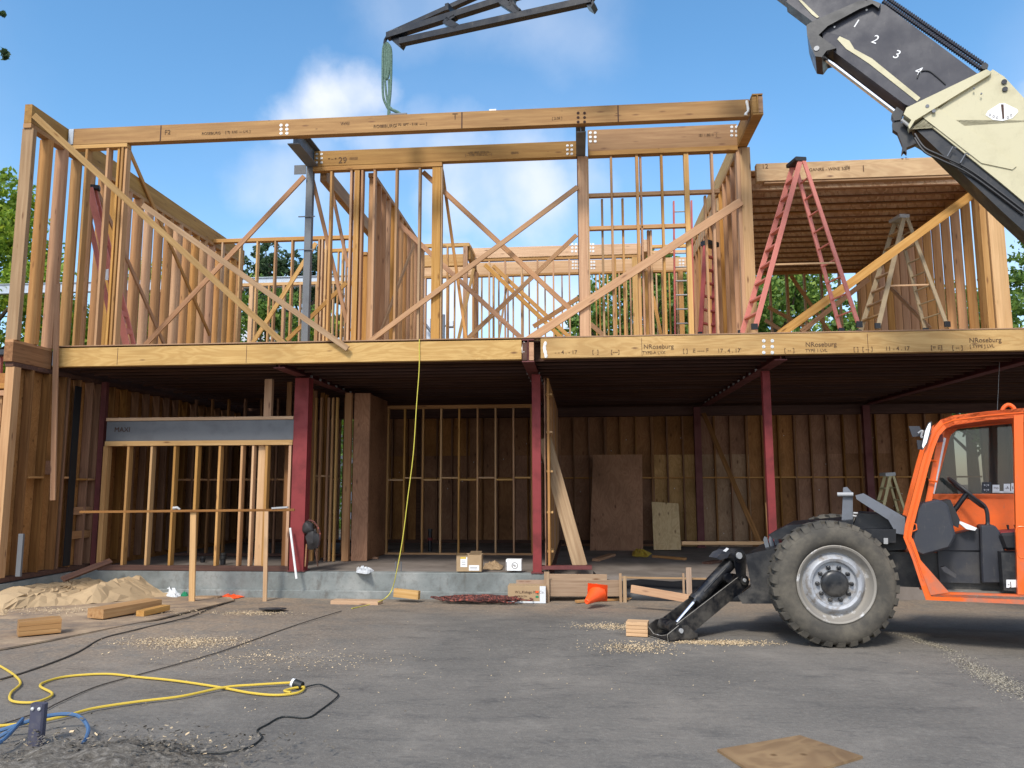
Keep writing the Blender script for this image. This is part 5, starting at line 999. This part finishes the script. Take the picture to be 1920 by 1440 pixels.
crumple('rag', [(1184, 1044), (1216, 1046), (1222, 1038), (1200, 1032), (1186, 1034)], .12, 'yellow_cord', 'yellow and grey rag lying on the right bay floor', 'rag', 18, 8, .19)
crumple('rag', [(-40, 1152), (10, 1156), (24, 1146), (10, 1138), (-40, 1136)], .1, 'paper_tan', 'crumpled end of tan paper lying at the left edge below the tarp', 'paper', 18, 11)
lid = MB().lathe([(0, .0), (0.02, .20), (.035, .21), (.03, .19), (.02, 0.001)], gp(511, 1146)+ZN*.01, (0, .1, 1), 24); lone(lid.build('bucket_lid', 'cab_plastic', None, None, True), 'round dark lid lying on the ground near the second stake', 'lid')
# coil of reddish rope
rp = MB(); pts = []; c0 = gp(900, 1130)
for i in range(260):
    a = i*.41; r = .24+.14*math.sin(i*.73)+.08*math.sin(i*.31); pts.append(V3((c0.x+math.cos(a)*r*1.7+.18*math.sin(i*.05), c0.y+math.sin(a)*r*.55, c0.z+.03+.05*abs(math.sin(i*.9))+.03*(i % 7)/7)))
rp.tube(smooth_path(pts, 3), .012, 5); lone(rp.build('rope_coil', 'rope_red', None, None, True), 'tangled coil of dark red and black rope lying in front of the concrete wall', 'rope')
# traffic cone lying on its side, base towards us
cn = thing('traffic_cone', 'orange traffic cone tipped on its side with its square base facing us', 'cone', gp(1118, 1128))
bp_ = [at(*p, -.75) for p in [(1101, 1129), (1139, 1129), (1139, 1096), (1102, 1092)]]
cb = MB().prism([p+V3((0, .10-.1*(i > 1), 0))-V3((0, .1*(i > 1), 0)) for i, p in enumerate(bp_)], (0, .03, 0)).build('base', 'cone_orange', cn); ctr = sum(bp_, V3())/4
MB().lathe([(0, .15), (.02, .135), (.40, .045), (.41, .03), (.40, 0.001)], ctr+V3((.0, .03, .0)), V3((-.4, -.8, -.22)), 28).build('body', 'cone_orange', cn, None, True)
# pipe stub post in the foreground left
pp = thing('post_stub', 'short purple grey metal post stub standing in the dirt at lower left', 'post', gp(66, 1400))
A = gp(66, 1398); T = A+ZN*(at(66, 1318, A.y).z-A.z)+V3((.01, 0, 0)); MB().beam(A-ZN*.1, T, .105, .06, YN, .012).build('post', 'stub_metal', pp)
for s in (-1, 1): MB().lathe([(0, .012), (-.008, .012), (-.01, 0.001)], T+V3((s*.025, -.032, -.03)), (0, 1, 0), 10).build('bolt', 'bolt_metal', pp)
# dirt mound
md = MB(); n_ = 60; x0, x1, y0, y1 = -5.2, -2.0, -10.9, -8.0
for j in range(n_+1):
    for i in range(n_+1):
        x, y = x0+(x1-x0)*i/n_, y0+(y1-y0)*j/n_; q = gp(150, 1460); d = max(0, 1-((x-q.x)/.95)**2-((y-q.y)/.75)**2)
        md.v.append(V3((x, y, -.02+.15*d+(.05*noise.noise(V3((x*5, y*5, 0)))+.03*noise.noise(V3((x*14, y*14, 2))))*min(1, d*3))))
md.f = [(j*(n_+1)+i, j*(n_+1)+i+1, (j+1)*(n_+1)+i+1, (j+1)*(n_+1)+i) for j in range(n_) for i in range(n_)]
tag(md.build('dirt_mound', 'soil', None, Matrix(), True, False), kind='structure')
rng = np.random.default_rng(3)
def scatter(name, cx, cy, rx, ry, n, size, m, label, cat, zf=None, hgt=.02, gauss=.5, ang=0):
    mb = MB()
    for _ in range(n):
        a, b = rng.normal(0, gauss), rng.normal(0, gauss)
        x, y = cx+a*rx*math.cos(ang)-b*ry*math.sin(ang), cy+a*rx*math.sin(ang)+b*ry*math.cos(ang)
        z = (gz(x, y)+(hump(x, y)) if zf is None else zf(x, y))+.002+abs(rng.normal(0, hgt)); s_ = size*rng.uniform(.5, 1.5); t_ = rng.uniform(0, 6.28)
        u = V3((math.cos(t_), math.sin(t_), rng.normal(0, .3))).normalized()*s_; v_ = V3((-math.sin(t_), math.cos(t_), rng.normal(0, .4))).normalized()*s_*rng.uniform(.25, .6)
        p = V3((x, y, z)); mb.add([p-u-v_, p+u-v_, p+u*.8+v_, p-u+v_], [(0, 1, 2, 3)])
    o = mb.build(name, m, None, Matrix(), False, False); o['label'] = label; o['category'] = cat; o['kind'] = 'stuff'; return o
for px, py, rx, ry, n, lab in [(345, 1205, .75, .33, 1500, 'thick pale sawdust patch on the asphalt right of the brown sheet'), (470, 1150, .6, .25, 500, 'thin sawdust around the round dark lid'), (520, 1235, 1.3, .5, 420, 'scattered pale wood chips in the middle left of the lot'),
                               (1160, 1175, .55, .32, 900, 'pale wood chips left of the layered timber block'), (1190, 1215, .45, .3, 700, 'wood chips in front of the layered timber block'), (1340, 1205, .62, .13, 1500, 'strip of sawdust between outrigger foot and wheel'), (150, 1150, 2.2, .5, 900, 'sawdust spread over the brown ground sheet')]:
    p = gp(px, py); scatter('sawdust', p.x, p.y, rx, ry, int(n*1.8), .0075, 'chips', lab, 'sawdust', hgt=.006, zf=(lambda x, y: gz(x, y)+.032) if 'sheet at' in lab or 'spread' in lab else None)
p = gp(800, 1250); scatter('sawdust', p.x, p.y, 5.5, 3.2, 500, .006, 'chips', 'loose wood crumbs strewn thinly over the whole lot', 'crumbs', hgt=.003)
p = gp(230, 1425); scatter('rubble', p.x, p.y, 1.1, .4, 1400, .013, 'soil', 'clods and splinters on the dirt mound at lower left', 'rubble', zf=lambda x, y: .04+.06*random.random(), hgt=.03)
p = gp(260, 1420); scatter('rubble', p.x, p.y, .8, .35, 160, .012, 'chips', 'pale splinters over the dirt mound at lower left', 'splinters', zf=lambda x, y: .05, hgt=.03)
# pale spilled dust streak at the right
for k, (a, b, w_, lab) in enumerate([((1690, 1190), (1790, 1222), .07, 'pale dust streak on the asphalt beside the wheel'), ((1800, 1235), (1935, 1315), .13, 'broad pale dust streak at the right edge of the lot')]):
    A, B = gp(*a), gp(*b); scatter('dust', (A.x+B.x)/2, (A.y+B.y)/2, (B-A).length*.7, w_*1.6, 3600 if k else 1600, .006, 'dust_pale', lab, 'dust', hgt=.001, gauss=.4, ang=math.atan2(B.y-A.y, B.x-A.x))
# cords and hoses on the ground
def cord(name, pts, r, m, label, lift=0, cat='cord', head=None):
    P = [(gp(*p[:2])+ZN*(r+.006+lift+(p[2] if len(p) > 2 else 0))) for p in pts]; P = (head or [])+P
    return lone(MB().tube(smooth_path(P, 7), r, 7).build(name, m, None, None, True), label, cat)
cord('power_cable', [(0, 1252), (25, 1268), (38, 1285), (20, 1303), (22, 1318), (60, 1321), (90, 1312), (97, 1303), (75, 1290), (90, 1280), (130, 1271), (200, 1267), (260, 1273), (330, 1280), (410, 1292), (470, 1303), (520, 1307), (560, 1302), (570, 1292), (550, 1294), (533, 1299), (545, 1302)], .011, 'yellow_cord', 'yellow extension cord looping across the left foreground into a plug')
cord('power_cable', [(-20, 1370), (60, 1362), (120, 1350), (175, 1335), (260, 1322), (340, 1312), (420, 1295), (480, 1290), (545, 1286)], .011, 'yellow_cord', 'straight run of yellow cord crossing the looped one in the left foreground', .012)
cord('power_cable', [(572, 1291), (600, 1286), (625, 1298), (633, 1308), (600, 1335), (575, 1349), (530, 1347), (500, 1362), (482, 1373), (491, 1386), (465, 1405), (420, 1415), (370, 1417), (340, 1440), (320, 1470)], .0065, 'black_cord', 'thin black cable snaking from the plug to the bottom edge')
plg = thing('plug_box', 'black and white plug connector joining yellow cord and black cable', 'plug', gp(556, 1292)); P = gp(556, 1290)+ZN*.04
MB().tube([P-V3((.05, 0, -.01)), P-V3((.02, 0, 0))], [.035, .04], 12).build('socket', 'white_paint', plg, None, True); MB().tube([P-V3((.02, 0, 0)), P+V3((.06, -.02, -.015))], [.04, .035], 12).build('plug', 'black_cord', plg, None, True)
cord('black_hose', [(640, 1147), (560, 1172), (480, 1200), (400, 1228), (250, 1270), (180, 1290), (110, 1320), (80, 1335), (0, 1362), (-40, 1372)],   .006, 'hose_brown', 'long thin dark line running diagonally from the hanging rope to the left edge')
cord('air_hose', [(-30, 1285), (50, 1262), (140, 1228), (190, 1200), (250, 1184), (330, 1165), (360, 1157), (400, 1140), (440, 1125)],   .009, 'hose_brown', 'brown hose following the edge of the dusty sheet at left')
cord('air_hose', [(-30, 1385), (40, 1383, .08), (90, 1373, .1), (140, 1372, .1), (163, 1390, .08), (158, 1410, .06), (145, 1425, .05), (165, 1445, .05)], .014, 'hose_blue', 'blue air hose curling over the dirt behind the post stub', cat='hose'); cord('air_hose', [(-30, 1402), (20, 1395, .08), (40, 1380, .1), (10, 1410, .08), (-20, 1425, .05)], .014, 'hose_blue', 'second blue hose bunched at the left edge of the dirt', cat='hose')
cord('black_hose', [(515, 1116), (530, 1108), (545, 1100), (556, 1088)], .011, 'black_cord', 'short black hose hanging over the concrete wall left of the red column', head=None)
# hanging line from the floor beam to the ground
h0 = [V3((at(x, y, -1.16))) for x, y in [(787, 636), (786, 645), (786, 690), (781, 760), (775, 850), (765, 930), (755, 1010), (744, 1070)]]
lone(MB().tube(smooth_path(h0+[at(735, 1105, -1.0)+ZN*0, at(722, 1122, -1.1), gp(700, 1133)+ZN*.01, gp(660, 1142)+ZN*.01]), .0075, 7).build('hanging_line', 'lime_rope', None, None, True), 'yellow green line hanging from the floor beam down to the ground', 'line')
lone(MB().tube([at(1875, 658, .1), at(1870, 770, .1)], .004, 5).build('wire', 'pale_steel', None), 'very thin wire hanging from the floor beam above the cab', 'wire')
# tool belt hanging on the red column
tbg = thing('tool_bag', 'black leather tool belt with straps hanging beside the big red column', 'tool belt', at(590, 1060, .0))
def blob(name, c, s, m, par, seed=0):
    mb = MB(); n1, n2 = 10, 14
    for i in range(n1+1):
        for j in range(n2): th, ph = math.pi*i/n1, 2*math.pi*j/n2; d = V3((math.sin(th)*math.cos(ph), math.sin(th)*math.sin(ph), math.cos(th))); k = 1+.35*noise.noise(d*2+V3((seed, 0, 0))); mb.v.append(V3(c)+V3((d.x*s[0], d.y*s[1], d.z*s[2]))*k)
    mb.f = [(i*n2+j, i*n2+(j+1) % n2, (i+1)*n2+(j+1) % n2, (i+1)*n2+j) for i in range(n1) for j in range(n2)]; return mb.build(name, m, par, None, True)
blob('pouch', at(587, 1012, -.02), (.13, .09, .17), 'leather', tbg, 1); blob('pouch', at(578, 990, -.02), (.1, .07, .12), 'leather', tbg, 4); MB().tube(smooth_path([at(578, 975, -.03), at(590, 980, -.06), at(600, 1000, -.05), at(596, 1025, -.04)]), .016, 6).build('strap', 'rope_red', tbg, None, True)
MB().tube([at(575, 1020, .05), at(572, 1062, .05)], .014, 6).build('handle', 'pink_wood', tbg); MB().tube([at(590, 1025, .02), at(596, 1062, .02)], .012, 6).build('handle', 'dark_wood', tbg)
# pipes coming out of the slab behind the opening and the mid wall
for px, py, Y, r, h, lab in [(418, 1055, 1.2, .05, .22, 'black pipe stub with couplings rising behind the framed opening'), (380, 1052, 1.6, .045, .12, 'short black pipe stub left of the taller one behind the opening'), (806, 1045, 4.3, .045, .5, 'black pipe with a red band standing behind the centre studs')]:
    P = at(px, py, Y); P.z = .265; t = thing('pipe_stub', lab, 'pipe', P); MB().tube([P, P+ZN*h], r, 14).build('pipe', 'black_rubber', t, None, True)
    MB().tube([P+ZN*h*.5, P+ZN*(h*.5+.06)], r+.012, 14).build('coupling', 'primer_red' if Y > 4 else 'black_steel', t, None, True); MB().tube([P+ZN*(h-.03), P+ZN*h*1.02], r+.01, 14).build('cap', 'black_steel', t, None, True)
for px in (742, 752): P = at(px, 1068, .3); P.z = .265; lone(MB().tube([P, P+ZN*.17], .012, 8).build('conduit', 'steel_grey', None, None, True), 'one of two thin grey conduits standing up from the slab edge', 'conduit', 'conduits in the slab')
P = at(1044, 1022, 5.8); lone(MB().box(P.x-.03, P.x+.03, 5.8, 5.83, .19, .85).build('channel_strip', 'bolt_metal', None), 'narrow white metal strip standing against the divider wall', 'strip')
P = at(35, 1060, -1.8); lone(MB().box(P.x-.03, P.x+.05, -1.82, -1.78, .38, 1.05, .005).build('tie_strap', 'steel_grey', None), 'grey perforated metal strap standing in the corner stud bay at far left', 'metal strap')
# ================================================================== PLANTS AND BACKGROUND
def foliage(blobs, n, size, m, name, parent, seed, flat=.55):
    r = np.random.default_rng(seed); n = int(n*1.5); size = size*.82; vs = []; k = 0; tot = sum(b[3] for b in blobs)
    allv = []
    for (cx, cy, cz, rad) in blobs:
        c = max(8, int(n*rad/tot)); d = r.normal(size=(c, 3)); d /= np.linalg.norm(d, axis=1)[:, None]; q = r.uniform(0, 1, c)**.45
        # clump the leaves round random twig ends so gaps and light/dark clumps appear
        nc = max(4, c//26); tw = r.normal(size=(nc, 3)); tw /= np.linalg.norm(tw, axis=1)[:, None]; tw *= (r.uniform(.35, 1, nc)**.6)[:, None]
        pick = r.integers(0, nc, c); pos = (tw[pick]+d*q[:, None]*.26)*rad*np.array([1, 1, .85])+np.array([cx, cy, cz])
        a = r.normal(size=(c, 3)); a /= np.linalg.norm(a, axis=1)[:, None]; b = np.cross(a, r.normal(size=(c, 3))); b /= np.linalg.norm(b, axis=1)[:, None]
        s = size*r.uniform(.6, 1.4, c)[:, None]; allv.append(np.stack([pos-a*s, pos+b*s*flat, pos+a*s, pos-b*s*flat], 1).reshape(-1, 3))
    v = np.concatenate(allv); nf = len(v)//4; me = bpy.data.meshes.new(name); me.vertices.add(len(v)); me.vertices.foreach_set('co', v.ravel()); me.loops.add(nf*4); me.loops.foreach_set('vertex_index', np.arange(nf*4)); me.polygons.add(nf); me.polygons.foreach_set('loop_start', np.arange(nf)*4); me.update(calc_edges=True); me.materials.append(MATS[m])
    return link(bpy.data.objects.new(name, me), parent, Matrix())
def tree(label, base, h, spread, n, size, m, seed, name='tree', group=None, low=.3, cat='tree', nb=16, shape=1.0):
    t = thing(name, label, cat, base, group); r = random.Random(seed); tr = MB(); base = V3(base); blobs = []
    lean = V3((r.uniform(-.04, .04)*h, 0, 0)); tr.tube([base-ZN*.2, base+ZN*h*.3+lean*.3, base+ZN*h*.6+lean*.7, base+ZN*h*.92+lean], [h*.028, h*.022, h*.014, h*.004], 10)
    for i in range(nb):
        f = low+(1-low)*(i+.5)/nb; a = i*2.4+r.uniform(-.4, .4); rr = spread*(math.sin(math.pi*min(1, (f-low)/(1-low)*.8+.18))**.7)*r.uniform(.45, .85) if shape == 1 else spread*(1-f)*1.25*r.uniform(.6, 1)+.1
        e = base+lean*f+V3((math.cos(a)*rr, math.sin(a)*rr, h*f*r.uniform(.95, 1.03))); s0 = base+lean*f*.8+ZN*h*f*.75
        tr.tube([s0, s0.lerp(e, .5)+ZN*.03*h, e], [h*.008, h*.005, h*.002], 6); blobs.append((e.x, e.y, e.z, spread*(r.uniform(.28, .48) if shape == 1 else .22+.1*(1-f))))
    tr.build('trunk', 'bark', t, None, True); foliage(blobs, n, size, m, 'crown', t, seed); return t
# left trees beyond the side wall
tree('bright yellow green tree at the far left beyond the side wall', (-22.5, 13, -.17), 13.0, 4.0, 26000, .13, 'leaf_bright', 11, low=.25, nb=22)
tree('second bright green tree showing between the left studs', (-17.5, 16, -.17), 10.5, 3.8, 22000, .12, 'leaf_bright', 12, low=.2, nb=20)
tree('mid green leafy tree behind the left studs nearer the middle', (-13.5, 19, -.17), 10.3, 3.3, 9000, .13, 'leaf_mid', 13, low=.2, nb=18)
tree('small bright bush seen through the rear left wall', (-12.2, 22, -.17), 10.2, 2.3, 6500, .13, 'leaf_bright', 14, low=.4, nb=12)
# dark conifers
for i, (px, pt_, Y, h_, sp) in enumerate([(493, 468, 30, 0, 2.6), (520, 478, 32, 0, 2.2), (562, 492, 31, 0, 2.4), (590, 497, 34, 0, 2.1)]):
    P = at(px, pt_, Y); tree(['tallest dark pine rising above the rear left wall', 'second dark pine just right of the tallest', 'dark pine left of the grey column', 'rightmost dark pine right of the grey column'][i], (P.x, Y, -.17), P.z+.17, sp, 4200, .17, 'leaf_dark', 20+i, 'pine_tree', 'dark pines behind the building', low=.5, nb=16, cat='pine')
# big green trees behind the middle and right
TR = [(1105, 575, 20, 1.9, 6500), (1215, 500, 22, 3.6, 14000), (1300, 510, 24, 3.2, 10000), (1480, 505, 19, 3.6, 13000), (1385, 540, 26, 3.2, 8000), (1590, 575, 22, 2.4, 7000), (1690, 545, 24, 3.0, 7000)]
LB = ['small round green tree low behind the centre opening', 'broad green tree behind the window wall', 'green tree behind the extension ladder', 'large green tree behind the tall red stepladder', 'green tree behind the post right of the window wall', 'low green tree behind the crossing braces of the right room', 'green tree showing between the right wall studs']
for i, (px, py, Y, sp, n) in enumerate(TR):
    P = at(px, py, Y); tree(LB[i], (P.x, Y, -.17), P.z+.17-.2, sp, n, .14, 'leaf_mid', 40+i, group='green trees behind the building', low=.42, nb=22)
P = at(1925, 430, 12); tree('leafy green tree at the right edge beyond the end post', (P.x+1.2, 12, -.17), P.z+.5, 3.0, 12000, .11, 'leaf_mid', 60, low=.3, nb=22)
P = at(1800, 560, 17); tree('distant green tree between the last right wall studs', (P.x, 17, -.17), P.z, 2.4, 7000, .12, 'leaf_mid', 61, low=.4, nb=18)
tree('dark green tree seen low through the rear door gap', (-10.5, 16, -.17), 6, 2.2, 5000, .1, 'leaf_mid', 62, low=.1, nb=14)
# twig with leaves reaching into the top left corner
tw = thing('overhanging_branch', 'dark leafy branch tip poking in at the top left corner of the view', 'branch', (-5.6, -9.2, 0)); 
P = [at(-60, 60, -7.5), at(-20, 85, -7.5), at(8, 98, -7.5)]; MB().tube([V3((P[0].x-2.2, -7.5, P[0].z-.5)), V3((P[0].x-1, -7.5, P[0].z)), *P], [.06, .03, .012, .008, .004], 6).build('twig', 'bark', tw, None, True)
MB().tube([V3((P[0].x-2.2, -7.5, -.1)), V3((P[0].x-2.2, -7.5, P[0].z+1))], [.16, .1], 10).build('trunk', 'bark', tw, None, True)
foliage([(P[2].x-.03, -7.5, P[2].z, .10), (P[1].x, -7.5, P[1].z+.03, .12), (at(5, 22, -7.5).x-.1, -7.5, at(5, 22, -7.5).z, .09), (P[0].x-.5, -7.5, P[0].z, .5)], 520, .035, 'leaf_dark', 'leaves', tw, 5, .5)
# neighbouring house behind left
hs = thing('neighbour_house', 'pale blue grey house with a dark low roof showing between the rear left studs', 'house', (-13, 24, -.17))
P0, P1 = at(405, 640, 24), at(662, 640, 24); zr = at(440, 598, 24).z
MB().box(P0.x, P1.x, 24, 30, -.17, at(640, 640, 24).z+.2).build('wall', 'siding_white', hs)
MB().prism([V3((P0.x, 23.99, P0.z-.8)), V3((P1.x-1, 23.99, P1.z-.8)), V3((P1.x-1.0, 23.99, at(640, 645, 24).z)), V3((at(450, 600, 24).x, 23.99, zr)), V3((P0.x, 23.99, zr+.1))], (0, 5, 0)).build('gable', 'siding_white', hs)
MB().prism([at(440, 596, 23.8), at(446, 590, 23.8), at(680, 655, 23.8), at(680, 662, 23.8)], (0, 6, 0)).build('roof', 'shingle', hs)
# utility pole with transformer behind the centre
P = at(831, 600, 22); up = thing('utility_pole', 'slim pole with a grey box and arm seen through the centre opening', 'pole', (P.x, 22, -.17))
MB().tube([(P.x, 22, -.17), (P.x, 22, at(831, 590, 22).z)], .09, 10).build('pole', 'grey_metal', up); z = at(0, 612, 22).z
a, b = at(838, 602, 22), at(850, 613, 22); MB().box(a.x, b.x, 21.9, 22.3, b.z, a.z, .02).build('box', 'siding_white', up); MB().box(P.x, b.x, 21.95, 22.05, b.z+.02, b.z+.1).build('arm', 'grey_metal', up)
a, b = at(796, 594, 22), at(803, 636, 22); c2 = thing('roof_unit', 'pale box shaped unit with a sloping pipe beside the slim pole', 'unit', (a.x, 22.4, -.17)); MB().box(a.x-.2, b.x, 22.4, 23.5, -.17, a.z).build('housing', 'siding_white', c2); MB().tube([at(795, 605, 22), at(822, 640, 22)], .07, 8).build('pipe', 'grey_metal', c2)
